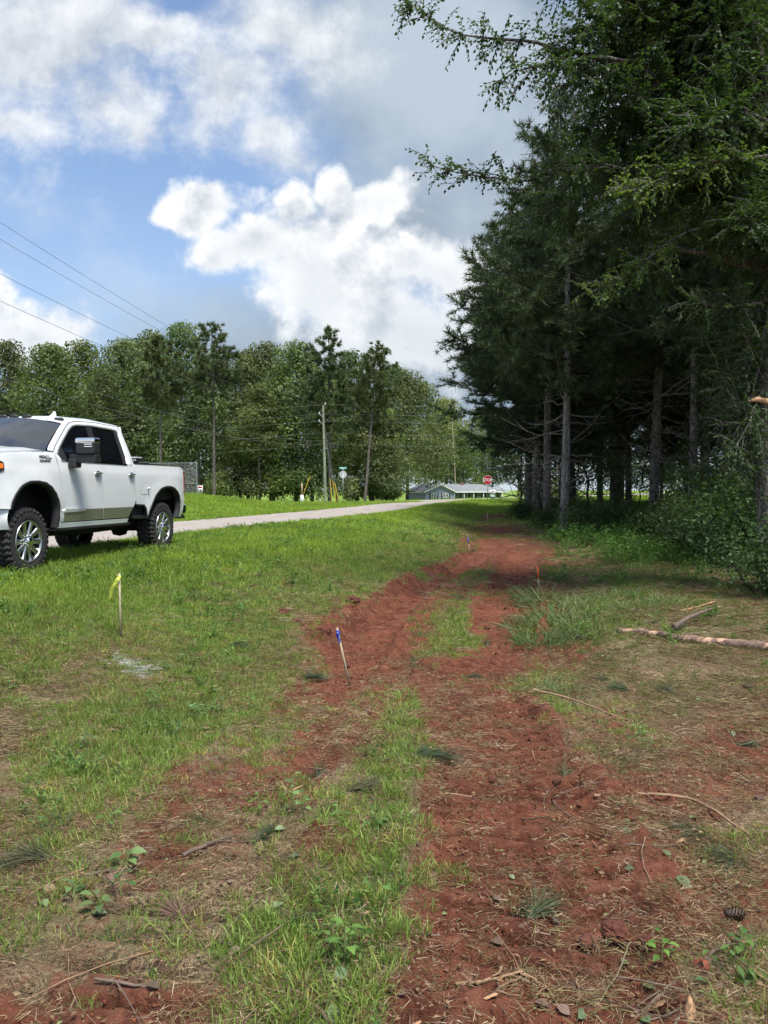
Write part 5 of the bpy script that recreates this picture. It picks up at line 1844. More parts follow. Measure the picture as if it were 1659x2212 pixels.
# ------------------------------------------------------------------ log, branches, sticks on the ground
PEEL, n_, o_ = mat_new('peeled_log')
tc_ = n_.node('ShaderNodeTexCoord').outputs['Object']
pk = n_.noise(tc_, 5.5, 5, .6, .6)
bk = n_.noise(tc_, 22, 6, .7)
cb = n_.mix(n_.ramp(bk, .3, .7), (.11, .065, .045), (.26, .17, .125))
cw = n_.mix(n_.ramp(bk, .3, .7), (.44, .21, .11), (.66, .47, .33))
b_ = principled(n_, o_, **{'Base Color': n_.mix(n_.ramp(pk, .52, .60), cb, cw), 'Roughness': .75})
bp_ = n_.node('ShaderNodeBump', {'Strength': .7, 'Distance': .02, 'Height': n_.m('ADD', bk, n_.ramp(pk, .5, .6))})
n_.t.links.new(bp_.outputs[0], b_.inputs['Normal'])
TWIG = simple('twig_brown', (.135, .095, .070), .85, var=.35, vscale=14, bump=.3, bscale=80)
ROOT = simple('root_tan', (.27, .165, .095), .8, var=.3, vscale=16)
PALE = simple('split_wood', (.42, .24, .125), .8, var=.3, vscale=22, bump=.3, bscale=90)


def on_ground(pts, lift):
    out = []
    for (dx, dy) in pts:
        p = gpt(dx, dy)
        out.append((p.x, p.y, gz(p.x, p.y) + lift))
    return np.array(out)


def stick(pts, r0, r1, name, lab, mat, cat='stick', group=None, lift=None, forks=0, n=14, rise=None, wob=.0025):
    if cat == 'stick': r0, r1 = r0 * .72, r1 * .72
    P = on_ground(pts, (r0 + r1) * .35 if lift is None else lift)
    if rise is not None: P[:, 2] += np.array(rise)
    d = np.concatenate([[0], np.cumsum(np.linalg.norm(np.diff(P, axis=0), axis=1))])
    s = np.linspace(0, d[-1], n)
    Q = np.stack([np.interp(s, d, P[:, k]) for k in range(3)], 1)
    for _ in range(2): Q[1:-1] = (Q[:-2] + 2 * Q[1:-1] + Q[2:]) / 4
    zs_ = Q[:, 2].copy()
    for _ in range(40): zs_[1:-1] = (zs_[:-2] + zs_[2:]) / 2
    Q[:, 2] = zs_ + max(0.0, float(np.percentile(Q[:, 2] - zs_, 70)))
    Q[1:-1] += rng.normal(0, wob, (n - 2, 3)) * np.array([1, 1, .5])
    base = Q[0].copy()
    mb = MB()
    tube(mb, Q - base, np.linspace(r0, r1, n), 8 if r0 > .02 else 6, rough=.05)
    for k in range(forks):
        i = 3 + int(rng.integers(0, n - 5))
        T = unit(Q[i + 1] - Q[i])
        e = Q[i] + (T * .6 + rng.normal(0, .6, 3) * np.array([1, 1, .3])) * (.10 + .18 * rng.random())
        e[2] = max(e[2], gz(e[0], e[1]) + .004)
        rf = min(r0, r1)
        tube(mb, bez(Q[i] - base, e - base, .01, 4), [rf * .7, rf * .6, rf * .45, rf * .3], 5)
    o = mb.build(name, mat, None, True)
    o.location = tuple(base)
    tag(o, lab, cat, group)
    return o


stick([(1336, 1366), (1400, 1372), (1470, 1383), (1540, 1392), (1610, 1398), (1690, 1408)], .034, .056, 'fallen_log', 'fallen log with bark torn off in patches, lying at the right edge', PEEL, 'log', n=26, wob=.008)
stick([(1455, 1372), (1490, 1352), (1535, 1338)], .030, .016, 'broken_branch', 'broken branch propped on the fallen log', TWIG, 'branch', rise=[.06, .12, .10])
stick([(1470, 1374), (1520, 1370), (1560, 1369)], .022, .012, 'broken_branch', 'short branch lying just behind the fallen log', TWIG, 'branch')
stick([(1468, 1322), (1510, 1312), (1545, 1302)], .018, .012, 'split_branch', 'two toned split branch on the small clay heap behind the log', PALE, 'branch')
stick([(1500, 1316), (1540, 1314), (1560, 1310)], .014, .010, 'split_branch', 'shorter split branch beside the one on the clay heap', PALE, 'branch')
stick([(1283, 1722), (1380, 1722), (1490, 1728), (1540, 1752), (1620, 1802)], .010, .006, 'bare_root', 'long pale root curving across the clay at the right', ROOT, 'root', n=22, rise=[0, .01, .02, .01, 0])
stick([(1150, 1510), (1230, 1520), (1310, 1540), (1360, 1552)], .009, .005, 'bare_root', 'thin pale stem lying in the bent grass right of the clay', ROOT, 'root', rise=[.03, .04, .02, 0])
stick([(844, 1793), (868, 1806), (890, 1832), (907, 1850)], .008, .010, 'stick', 'short bent grey stick in the middle of the grass strip', TWIG, forks=1)
stick([(610, 2141), (640, 2147), (668, 2164), (690, 2188), (712, 2214)], .008, .010, 'stick', 'curved grey stick at the bottom edge of the photo', TWIG, forks=1)
stick([(205, 2103), (250, 2108), (310, 2110), (345, 2104), (378, 2086)], .008, .006, 'stick', 'bow shaped brown stick in the lower left grass', TWIG, forks=1)
stick([(395, 1833), (440, 1820), (480, 1806), (520, 1796)], .014, .008, 'stick', 'dark stick under the heap of pine sprigs', TWIG, forks=2, rise=[0, .02, .03, .03])
stick([(130, 1900), (175, 1896), (215, 1888), (240, 1882)], .011, .008, 'stick', 'dark stick under the standing pine sprig on the left', TWIG, forks=1)
stick([(1575, 2046), (1510, 2085), (1450, 2118), (1375, 2160)], .008, .011, 'stick', 'grey stick beside the red clay ball in the lower right', TWIG, forks=2)
stick([(1560, 2130), (1490, 2165), (1440, 2215)], .008, .010, 'stick', 'thin stick below the grey one in the lower right corner', TWIG, forks=1)
stick([(1640, 2020), (1600, 2060), (1560, 2110)], .006, .008, 'stick', 'thin twig at the right edge near the bottom', TWIG, forks=2)
stick([(945, 1705), (985, 1708), (1020, 1712)], .006, .008, 'stick', 'small pale twig left of the near track', ROOT)
stick([(1310, 1800), (1370, 1812), (1430, 1808)], .006, .005, 'stick', 'dark twig beside the orange wood chip', TWIG, forks=1)
stick([(1280, 2150), (1330, 2100), (1362, 2040)], .0045, .003, 'stick', 'greenish stem rising over the clay clods in the lower right', simple('stem_green', (.17, .15, .075), .7), rise=[0, .02, .05])
stick([(850, 2010), (900, 2012), (950, 2004)], .008, .006, 'stick', 'dark twig across the edge of the grass strip near the bottom', TWIG)
stick([(1220, 2016), (1290, 2028), (1350, 2032)], .007, .004, 'stick', 'brown twig right of the small pine sprig on the clay', TWIG, forks=1)
stick([(1480, 1405), (1540, 1420), (1600, 1445)], .007, .005, 'stick', 'thin twig in front of the fallen log', TWIG, forks=1)
stick([(1360, 1456), (1440, 1448), (1520, 1450)], .006, .005, 'stick', 'thin pale twig between log and pine sprigs', ROOT)
stick([(1375, 1320), (1385, 1250), (1388, 1195)], .006, .003, 'dead_stem', 'bare upright stem at the wood edge above the log', TWIG, 'stem', rise=[0, .0, .0])
stick([(640, 1290), (690, 1275), (745, 1270)], .006, .005, 'stick', 'thin twig on the bank left of the far clay', TWIG)
stick([(1110, 1440), (1180, 1436), (1270, 1430)], .007, .005, 'stick', 'pale straight twig across the clay in the middle distance', ROOT)
stick([(985, 2096), (1030, 2100), (1085, 2092), (1130, 2078)], .006, .004, 'bare_root', 'pale root lying over the tread ridges at the bottom', ROOT, 'root', rise=[0, .01, .02, .0])
for k in range(9):
    a = rng.random() * 6
    cx, cy = 1125 + rng.normal(0, 55), 2110 + rng.normal(0, 32)
    l = 30 + 40 * rng.random()
    stick([(cx, cy), (cx + l * .5 * math.cos(a), cy + l * .4 * math.sin(a)), (cx + l * math.cos(a + .3), cy + l * .7 * math.sin(a + .3))], .0045, .0025, 'rootlet', 'thin tan rootlet in the tangle on the near clay', ROOT, 'root', 'rootlets on the near clay', rise=[0, .025, .0], n=8)
tw = 0
while tw < 60:                                              # twigs of the felled trees all over the litter
    cx, cy = 1659 * rng.random(), 1420 + 780 * rng.random() ** .8
    q = gpt(cx, cy)
    l, a = .06 + .16 * rng.random(), rng.random() * 6.28
    mb = MB()
    pts = [(q.x + l * t * math.cos(a + t * .15), q.y + l * t * math.sin(a + t * .15)) for t in (-1, -.3, .4, 1)]
    P = np.array([(x, y, gz(x, y) + .006) for x, y in pts])
    P[:, 2] = np.linspace(P[0, 2], P[3, 2], 4) + max(0, (P[1, 2] + P[2, 2] - P[0, 2] - P[3, 2]) / 2)
    r = .0014 + .0022 * rng.random()
    tube(mb, P - P[0], [r * 1.3, r, r, r * .6], 5)
    o = mb.build('twig', ROOT if rng.random() < .4 else TWIG); o.location = tuple(P[0])
    tag(o, 'small loose twig lying in the litter', 'twig', 'loose twigs on the ground')
    tw += 1

# ------------------------------------------------------------------ pine sprigs torn off by the machine
SPRIG = leaf_mat('sprig_needles', (.026, .056, .024), (.110, .150, .066), .22, .5, spec=.3)
SPRIGO = leaf_mat('sprig_needles_olive', (.045, .060, .022), (.19, .185, .085), .2, .6)
SPRIGB = leaf_mat('brown_needles', (.20, .11, .055), (.36, .23, .13), .1, .7)


def sprig(dx, dy, L, az, nt, lab, mat=None, up=.25, nn=85, lift=-.004, nl=.17):
    """woody shoot carrying nt bunches of long needles"""
    q = gpt(dx, dy)
    z = gz(q.x, q.y)
    o = empty('pine_sprig', (q.x, q.y, z + lift))
    k_ = .55 + .6 * rng.random()
    nn, nl = int(nn * (.6 + .5 * k_)), nl * (.65 + .4 * k_)
    up = up * (.3 + .8 * rng.random())
    dv = np.array([math.cos(az), math.sin(az), up * .6])
    st, nd = MB(), MB()
    e = dv * L
    path = bez((0, 0, 0), e, -.03 * L, 6, .004)
    tube(st, path, np.linspace(.007, .004, 6), 5)
    for k in range(nt):
        f = .45 + .55 * (k + 1) / nt if nt > 1 else 1.0
        b = path[min(5, int(f * 5))]
        sd = unit(dv + (rng.normal(0, .55, 3) * np.array([1, 1, .4]) if k < nt - 1 else 0))
        tip = b + sd * (.05 if k < nt - 1 else .0)
        if k < nt - 1: tube(st, [b, tip], [.004, .003], 4)
        B = tip + sd * (rng.random(nn)[:, None] - .9) * .09
        d = unit(sd + rng.normal(0, .26 + .3 * (k_ - .55), (nn, 3)) * np.array([1, 1, .55]) + np.array([0, 0, .03]))
        d[:, 2] = np.maximum(d[:, 2], -.12)
        blades(nd, B, d, nl * (.75 + .4 * rng.random(nn)), .0024, 0, rng.random(nn) ** 1.2, .30)
    st.build('twig', TWIG, o, True)
    nd.build('needles', mat or (SPRIG if rng.random() < .62 else SPRIGO), o)
    tag(o, lab, 'pine sprig', 'torn pine sprigs on the ground')
    return o


for a in [
    (575, 2010, .10, .5, 1, 'broad green pine sprig in the lower left grass'), (150, 1800, .14, 2.2, 2, 'pine sprig with needles fanned upward at the left'), (150, 1868, .16, 2.7, 3, 'pine sprig lying under the fanned one at the left'),
    (70, 1872, .08, 2.9, 1, 'small pale pine sprig near the left edge'), (850, 1645, .20, .15, 2, 'dark pine sprig crossing the grass strip'), (915, 1640, .10, .1, 1, 'pine sprig tip right of the one crossing the grass strip'),
    (505, 1680, .13, 3.0, 2, 'olive pine sprig on the left clay strip'), (660, 1690, .18, 1.2, 3, 'pine sprig hanging over the heap in the middle left'), (620, 1740, .20, 2.6, 3, 'largest pine sprig of the heap in the middle left'),
    (700, 1720, .20, .4, 3, 'pine sprig spreading right of the heap'), (560, 1762, .16, 3.0, 2, 'pine sprig on the left side of the heap'), (500, 1770, .14, 2.8, 2, 'pine sprig at the end of the dark stick'),
    (660, 1775, .12, 1.0, 1, 'pine sprig at the foot of the heap'), (340, 1795, .12, 2.5, 1, 'pine sprig left of the heap'), (535, 1810, .10, 1.0, 1, 'small fan of needles below the heap'),
    (940, 1905, .16, 3.0, 2, 'dark pine sprig on the edge of the near clay'), (1120, 1982, .13, .8, 2, 'small pine sprig with yellow base on the near clay'), (1075, 1700, .10, 2.0, 1, 'tuft of needles by the wood splinters'),
    (1215, 1670, .12, 1.2, 1, 'yellowish tuft of needles in the near track'), (1385, 1495, .16, 2.6, 2, 'pine sprig in front of the log, left one of two'), (1480, 1505, .18, 1.9, 3, 'full pine sprig in front of the log, right one of two'),
    (1330, 1475, .10, 2.2, 1, 'small pine sprig left of the pair before the log'), (1560, 1612, .14, .2, 1, 'pine sprig on the litter at the right'), (1590, 1800, .20, 2.9, 3, 'pine sprig at the right edge beside the long root'),
    (1620, 1830, .16, -2.4, 2, 'second pine sprig at the right edge, below the first'), (640, 1470, .16, .3, 2, 'dark pine sprig left of the blue ribbon stake'), (572, 1466, .12, 2.4, 1, 'pine sprig further left of the blue ribbon stake'),
    (815, 1437, .16, .2, 2, 'pine sprig behind the blue ribbon stake'), (870, 1432, .10, .5, 1, 'tip of a sprig right behind the blue stake'), (918, 1457, .16, 1.8, 2, 'pine sprig in the middle of the crossing clay'),
    (985, 1458, .14, .2, 2, 'pine sprig right of the one on the crossing clay'), (1010, 1408, .16, 3.0, 2, 'dark pine sprig between the two tracks'), (1052, 1390, .10, 1.4, 1, 'small upright sprig at the near end of the right track'),
    (985, 1288, .22, .3, 3, 'dark pine sprig at the head of the green island'), (1020, 1296, .18, 2.8, 2, 'pine sprig beside the one at the green island'), (720, 1392, .12, 2.0, 1, 'small sprig at the foot of the blue ribbon'),
    (480, 1395, .12, 0, 1, 'small dark sprig in the lawn right of the yellow stake'), (1230, 1432, .16, .2, 1, 'pine sprig on the litter right of the tracks'), (1290, 1380, .16, 2.8, 2, 'pine sprig at the left end of the log'),
    (1420, 1350, .18, 1.2, 2, 'pine sprig behind the middle of the log'), (1570, 1405, .14, 2.8, 1, 'pine sprig under the right end of the log'), (1320, 1640, .14, .4, 1, 'pine sprig in the litter right of the near track'),
    (1130, 1190, .25, 2.5, 2, 'dark pine sprig on the far clay near the trail bend'), (1000, 1190, .25, 0, 2, 'pine sprig below the distant blue stake'), (790, 1125, .35, .2, 3, 'pine sprig lying on the bank beside the road')]:
    far_ = a[1] < 1300
    sprig(*a, nn=70 if far_ else 130, nl=.24 if far_ else .19)
sprig(400, 1995, .08, 1.8, 2, 'bunch of dry brown needles in the lower left', SPRIGB)
sprig(390, 2010, .06, -1.0, 1, 'second bunch of dry brown needles in the lower left', SPRIGB)

# ------------------------------------------------------------------ loose leaves, chips, clods, cones
LG = leaf_mat('loose_leaf_green', (.10, .17, .065), (.21, .30, .15), .25, .5)
LB = leaf_mat('loose_leaf_brown', (.12, .07, .042), (.25, .165, .105), .1, .7)


def big_leaf(dx, dy, L, mat, lab, grp, rz=None):
    q = gpt(dx, dy)
    z = gz(q.x, q.y)
    rz = rng.random() * 6.28 if rz is None else rz
    V, F = [], []
    n = 8
    for i in range(n + 1):
        t = i / n
        w = L * .31 * math.sin(math.pi * t ** .8) * (1 + .06 * (i % 2))
        for s in (-1, 0, 1): V.append(((t - .5) * L, s * w, abs(s) * w * .35 + .03 * L * math.sin(t * 5)))
    for i in range(n):
        for s in (0, 1): F.append([i * 3 + s, (i + 1) * 3 + s, (i + 1) * 3 + s + 1, i * 3 + s + 1])
    V = np.array(V)
    c, s = math.cos(rz), math.sin(rz)
    V = np.stack([V[:, 0] * c - V[:, 1] * s, V[:, 0] * s + V[:, 1] * c, V[:, 2]], 1)
    mb = MB()
    mb.add(V, F, 0, rng.random())
    stem = unit(np.array([-c, -s, .1])) * L * .35
    tube(mb, [V[1], V[1] + stem], [.0015, .001], 3)
    o = mb.build('fallen_leaf', mat, None, True)
    o.location = (q.x, q.y, z + .012)
    o.rotation_euler = (rng.normal(0, .3), rng.normal(0, .3), 0)
    tag(o, lab, 'leaf', grp)


for (dx, dy, L, m, lab) in [(605, 1784, .085, LG, 'round pale green leaf in front of the pine sprig heap'), (682, 1800, .06, LG, 'small bluish leaf right of the round pale leaf'), (1360, 1883, .06, LG, 'small pale green leaf on the near clay'),
                            (1478, 1920, .10, LG, 'long pale curled leaf on the clay at the right'), (1400, 2112, .085, LG, 'broad bluish green leaf beside the red clay ball'), (1230, 2003, .08, LB, 'brown leaf on the near clay'),
                            (1640, 1718, .10, LB, 'dry brown leaf at the right edge'), (238, 1895, .07, LB, 'brown leaf by the stick on the left'), (108, 1924, .08, LB, 'crumpled grey brown leaf at the lower left'),
                            (505, 2065, .06, LB, 'pinkish brown leaf in the lower left grass'), (500, 2035, .05, LB, 'small brown leaf above the pinkish one'), (215, 1965, .08, LG, 'pale leaf lying in the grass at lower left'),
                            (720, 2195, .09, LG, 'round green leaf at the bottom edge'), (735, 2120, .08, LG, 'pale green leaf near the bottom of the grass strip'), (1520, 2128, .07, LG, 'pale leaf below the red clay ball'),
                            (1350, 2060, .06, LG, 'green leaf in front of the clods'), (1395, 2190, .07, LG, 'pale leaf at the bottom right'), (1255, 2180, .06, LG, 'small green leaf near the bottom edge on the clay'),
                            (1075, 2015, .07, LB, 'grey crumpled leaf on the near clay'), (560, 1818, .05, LB, 'brown leaf below the sprig heap'), (1500, 1765, .08, LG, 'pale leaf right of the orange wood chips')]:
    big_leaf(dx, dy, L * .78, m, lab, 'fallen leaves')
for k in range(46):
    big_leaf(1659 * rng.random(), 1500 + 690 * rng.random(), .025 + .035 * rng.random(), LB if rng.random() < .62 else LG, 'small loose leaf lying in the litter', 'small loose leaves in the litter')


def chip(dx, dy, L, w, lab, rz, tilt=.2, mat=None, grp='wood splinters'):
    q = gpt(dx, dy)
    mb = MB()
    n = 6
    V = []
    for i in range(n):
        t = i / (n - 1)
        ww = w * (.12 + .75 * math.sin(math.pi * (.06 + .90 * t)) ** .7) * (1 + rng.normal(0, .2))
        for (a, b) in ((-1, 0), (-.2, .28), (1, .08), (.3, -.2)): V.append(((t - .5) * L, a * ww + rng.normal(0, w * .08), b * ww + rng.normal(0, w * .08)))
    F = [[i * 4 + j, (i + 1) * 4 + j, (i + 1) * 4 + (j + 1) % 4, i * 4 + (j + 1) % 4] for i in range(n - 1) for j in range(4)] + [[3, 2, 1, 0], [(n - 1) * 4 + j for j in range(4)]]
    mb.add(V, F)
    o = mb.build('wood_splinter', mat or PALE)
    o.location = (q.x, q.y, gz(q.x, q.y) + w * .5 + .004)
    o.rotation_euler = (rng.normal(0, .2), -tilt, rz)
    tag(o, lab, 'wood splinter', grp)


chip(1022, 1680, .10, .011, 'left splinter of the pale pair on the near track', 2.2, .35)
chip(1045, 1676, .09, .010, 'right splinter of the pale pair on the near track', .9, .4)
chip(1470, 1815, .055, .020, 'bright orange wood chip beside the dark twig', .3)
chip(1365, 1758, .07, .018, 'orange split chip among the clods', .5, .3)
chip(1345, 1765, .05, .015, 'smaller orange chip left of the split one', 1.5)
chip(1490, 2185, .09, .020, 'orange wood chip at the bottom right edge', 1.2, .5)
chip(1420, 2140, .07, .014, 'tan splinter left of the grey stick', .2)
chip(640, 1700, .09, .012, 'orange splinter under the sprig heap', .4, .3)
chip(600, 1738, .06, .008, 'small red splinter in the sprig heap', 1.0, .6)
chip(700, 1722, .07, .008, 'thin splinter right of the sprig heap', .2, .3)
chip(1370, 1495, .06, .010, 'pale splinter by the left sprig before the log', 1.4)
chip(1450, 1530, .07, .012, 'pale torn splinter before the right sprig', .8)
chip(1360, 1520, .10, .010, 'long pale splinter right of the bent grass', .3, .1)
chip(1640, 1395, .12, .012, 'upright splinter on the right end of the log', 1.0, 1.2)
chip(1060, 2150, .05, .012, 'tan chip at the bottom of the near track', .3)
chip(890, 2195, .07, .016, 'orange chip at the bottom edge beside the grass strip', .6)
CLAY = simple('clay_clod', (.115, .036, .021), .95, var=.45, vscale=30, bump=1.0, bscale=90)


def clod(dx, dy, r, lab, grp='clay clods', mat=None, name='clay_clod'):
    q = gpt(dx, dy)
    bm = bmesh.new()
    bmesh.ops.create_icosphere(bm, subdivisions=4 if r > .04 else 2, radius=r)
    sd = rng.random(3) * 50
    D_ = np.array([v.co.normalized()[:] for v in bm.verts])
    q_ = D_ * 2.2 + sd
    f_ = (fbm(q_[:, 0], q_[:, 1], 2.0, 5, 9, .6) + fbm(q_[:, 1], q_[:, 2], 2.0, 5, 19, .6) + fbm(q_[:, 2], q_[:, 0], 2.0, 5, 29, .6)) / 3
    f_ = .5 + (f_ - .5) * 1.8
    for v, f in zip(bm.verts, f_): v.co = Vector((v.co.x * (.65 + .75 * f), v.co.y * (.65 + .75 * f), v.co.z * (.45 + .6 * f)))
    me = bpy.data.meshes.new(name)
    bm.to_mesh(me); bm.free()
    me.materials.append(mat or CLAY)
    o = link(bpy.data.objects.new(name, me))
    o.location = (q.x, q.y, gz(q.x, q.y) + r * .10)
    o.rotation_euler = (0, 0, rng.random() * 6)
    tag(o, lab, 'clod', grp)


clod(1513, 2088, .030, 'bright red clay ball beside the grey stick at lower right', None, simple('red_clay_ball', (.25, .055, .032), .9, var=.25, vscale=25, bump=.6))
clod(1330, 1995, .048, 'largest clay clod of the near right heap')
clod(1270, 2000, .032, 'clay clod left of the largest one in the near right heap')
clod(1400, 2015, .036, 'clay clod right of the largest one in the near right heap')
clod(1370, 1975, .034, 'clay clod behind the largest one in the near right heap')
clod(760, 1470, .07, 'clay clod at the foot of the blue ribbon stake')
clod(800, 1465, .05, 'clay clod right of the blue ribbon stake')
clod(700, 1372, .08, 'clay clod left of the blue ribbon')
clod(612, 1325, .08, 'clay clod at the top of the left clay edge')
clod(640, 1345, .06, 'clay clod below the one on the left clay edge')
clod(760, 1305, .08, 'clay clod pushed up beside the far left track')
for k in range(70):
    if k < 35: cx, cy = 600 + 1000 * rng.random(), 1480 + 720 * rng.random()
    else: cx, cy = 620 + 520 * rng.random(), 1270 + 170 * rng.random()
    q = gpt(cx, cy)
    if cover(np.array([q.x]), np.array([q.y]))[1][0] < .3: continue
    clod(cx, cy, .012 + .022 * rng.random() ** 2 + (.01 if k >= 35 else 0), 'small loose clay clod on the churned soil', 'small clay clods on the churned soil')
# pine cones
for (dx, dy, lab) in ((1588, 1985, 'dark pine cone in the litter at the right'), (1615, 1488, 'grey pine cone on the litter below the log')):
    q = gpt(dx, dy)
    o = empty('pine_cone', (q.x, q.y, gz(q.x, q.y) + .025), rng.random() * 6)
    core = MB(); lathe(core, [(0, -.04), (.012, -.03), (.017, 0), (.012, .03), (0, .042)], 8, 'x'); core.build('core', TWIG, o)
    C, U = [], []
    for k in range(70):
        t = k / 70
        a = k * 2.4
        C.append((-.038 + .078 * t, .02 * math.sin(math.pi * (.15 + .8 * t)) * math.cos(a), .02 * math.sin(math.pi * (.15 + .8 * t)) * math.sin(a)))
        U.append((.35, math.cos(a), math.sin(a)))
    sc_ = MB(); leaves(sc_, C, U, np.tile([1.0, 0, 0], (70, 1)), .017, .015, 0, rng.random(70)); sc_.build('scales', simple('cone_scale', (.16, .105, .07), .8, var=.3, vscale=40), o)
    tag(o, lab, 'pine cone')

# ------------------------------------------------------------------ broad leaved seedlings
SEED = leaf_mat('seedling_leaf', (.06, .15, .03), (.15, .28, .06), .35, .45)


def seedling(dx, dy, h, nl, L, lab, lean=(0, 0), wid=.55):
    q = gpt(dx, dy)
    o = empty('seedling', (q.x, q.y, gz(q.x, q.y)))
    st, lf = MB(), MB()
    p = bez((0, 0, 0), (lean[0], lean[1], h), 0, 6, .004)
    tube(st, p, np.linspace(.004, .002, 6), 5)
    a0 = rng.random() * 6
    for k in range(nl):
        f = .3 + .7 * (k + 1) / nl
        b = p[min(5, int(f * 5))]
        a = a0 + k * 2.4
        U = np.array([math.cos(a), math.sin(a), .25])
        tip = b + U * .02
        tube(st, [b, tip], [.0015, .001], 3)
        nn = np.array([-.3 * math.cos(a), -.3 * math.sin(a), 1.0]) + rng.normal(0, .2, 3)
        ll = L * (.45 + .5 * rng.random())
        u = unit(U)
        # four-segment leaf with a midrib fold
        n = 6
        V, F = [], []
        S = unit(np.cross(u, nn)); N_ = unit(np.cross(S, u))
        for i in range(n + 1):
            t = i / n
            w = ll * wid * .5 * math.sin(math.pi * t ** .75)
            c = tip + u * ll * t - np.array([0, 0, 1]) * ll * .3 * t ** 2
            for s in (-1, 0, 1): V.append(c + S * s * w + N_ * abs(s) * w * .3)
        for i in range(n):
            for s in (0, 1): F.append([i * 3 + s, (i + 1) * 3 + s, (i + 1) * 3 + s + 1, i * 3 + s + 1])
        lf.add(V, F, 0, rng.random())
    st.build('stem', simple('green_stem', (.16, .20, .06), .6), o, True)
    lf.build('leaves', SEED, o, True)
    tag(o, lab, 'seedling', 'broad leaved seedlings')


for a in [(632, 1745, .20, 8, .065, 'tall seedling with round leaves rising from the sprig heap'), (655, 1765, .15, 6, .06, 'second round leaved seedling in the sprig heap'), (235, 1790, .06, 4, .06, 'pale seedling left of the heap'),
          (275, 1865, .09, 6, .075, 'light green seedling with long leaves at the left'), (262, 1925, .10, 7, .06, 'light green seedling below the first at the left'), (160, 1945, .07, 7, .075, 'bright seedling at the lower left'),
          (215, 1960, .06, 5, .07, 'low bright seedling right of the lower left one'), (745, 2090, .14, 6, .07, 'upright seedling near the bottom of the grass strip'), (735, 1780, .08, 6, .05, 'small bright seedling right of the heap'),
          (720, 2050, .08, 4, .05, 'small seedling at the edge of the grass strip'), (425, 1560, .16, 12, .06, 'leafy weed in the green patch left of the clay'), (470, 1545, .16, 12, .06, 'leafy weed right in the green patch'),
          (330, 1530, .15, 12, .06, 'leafy weed left in the green patch'), (380, 1600, .12, 10, .055, 'leafy weed at the front of the green patch'), (540, 1540, .12, 9, .055, 'bright leafy weed at the right of the green patch'),
          (660, 1490, .10, 9, .05, 'leafy weed left of the blue stake foot'), (1395, 1620, .12, 10, .05, 'leafy weed in the litter right of the near track'), (1380, 1590, .10, 9, .05, 'second leafy weed right of the near track'),
          (1310, 1430, .10, 8, .05, 'broad leaved weed left of the log end'), (1600, 2060, .1, 6, .06, 'green weed at the lower right'), (1430, 2070, .08, 8, .05, 'drooping weed beside the clods'),
          (560, 1745, .10, 6, .05, 'small weed left in the heap'), (190, 1620, .12, 10, .06, 'leafy weed at the left of the photo'), (520, 1400, .12, 9, .05, 'leafy weed on the bank right of the yellow stake')]:
    seedling(*a)
# ------------------------------------------------------------------ ground cover: grass, straw, weeds (instanced clumps)
GRASS = leaf_mat('grass_blade', (.092, .160, .026), (.235, .345, .078), .33, .5, True)
STRAW = leaf_mat('straw', (.55, .50, .45), (1.0, 1.0, 1.0), .12, .75, True, .2)
WEED = leaf_mat('weed_leaf', (.060, .135, .030), (.165, .285, .070), .36, .5, True)


def clump_grass(n, rad, lmin, lmax, w, up=1.0, spread=.55, droop=.5):
    mb = MB()
    a, r = rng.random(n) * 6.28, rad * rng.random(n) ** .6
    B = np.stack([r * np.cos(a), r * np.sin(a), np.full(n, -.008)], 1)
    d = np.stack([np.cos(a) * spread * rng.random(n), np.sin(a) * spread * rng.random(n), np.full(n, up)], 1) + rng.normal(0, .28, (n, 3)) * np.array([1, 1, .3])
    L = lmin + (lmax - lmin) * rng.random(n) ** 1.3
    blades(mb, B, d, L, w * (.7 + .6 * rng.random(n)), 0, rng.random(n), droop * (.3 + rng.random(n)))
    return mb


def clump_straw(n, rad, lmin, lmax, w):
    mb = MB()
    B = np.stack([rng.normal(0, rad, n), rng.normal(0, rad, n), .002 + .016 * rng.random(n)], 1)
    a = rng.random(n) * 6.28
    d = np.stack([np.cos(a), np.sin(a), rng.normal(.05, .14, n)], 1)
    blades(mb, B, d, lmin + (lmax - lmin) * rng.random(n) ** 1.5, w * (.6 + .8 * rng.random(n)), 0, rng.random(n), .08)
    return mb


def clump_weed(n, rad, h, leaf, nstem=5):
    mb = MB()
    for k in range(nstem):
        a, r = rng.random() * 6.28, rad * rng.random()
        b = np.array([r * math.cos(a), r * math.sin(a), 0])
        e = b + np.array([rng.normal(0, h * .35), rng.normal(0, h * .35), h * (.5 + .6 * rng.random())])
        tube(mb, bez(b, e, 0, 4, .01 * h), np.linspace(.004, .002, 4) * (h / .2), 3, 0, .2, cap=False)
        m = n // nstem
        t = rng.random(m) ** .7
        p = b + (e - b) * t[:, None] + rng.normal(0, h * .10, (m, 3))
        p[:, 2] = np.maximum(p[:, 2], .01)
        nn = unit(rng.normal(0, .45, (m, 3)) + np.array([0, 0, 1.0]))
        leaves(mb, p, np.cross(nn, rng.normal(0, 1, (m, 3))), nn, leaf * (.6 + .8 * rng.random(m)), leaf * .5 * (.7 + .6 * rng.random(m)), 0, rng.random(m), .2)
    return mb


def source(name, mbs, mat):
    c = bpy.data.collections.new(name)
    for k, mb in enumerate(mbs):
        c.objects.link(bpy.data.objects.new('%s_%02d' % (name, k), mb.mesh(name, mat)))
    return c


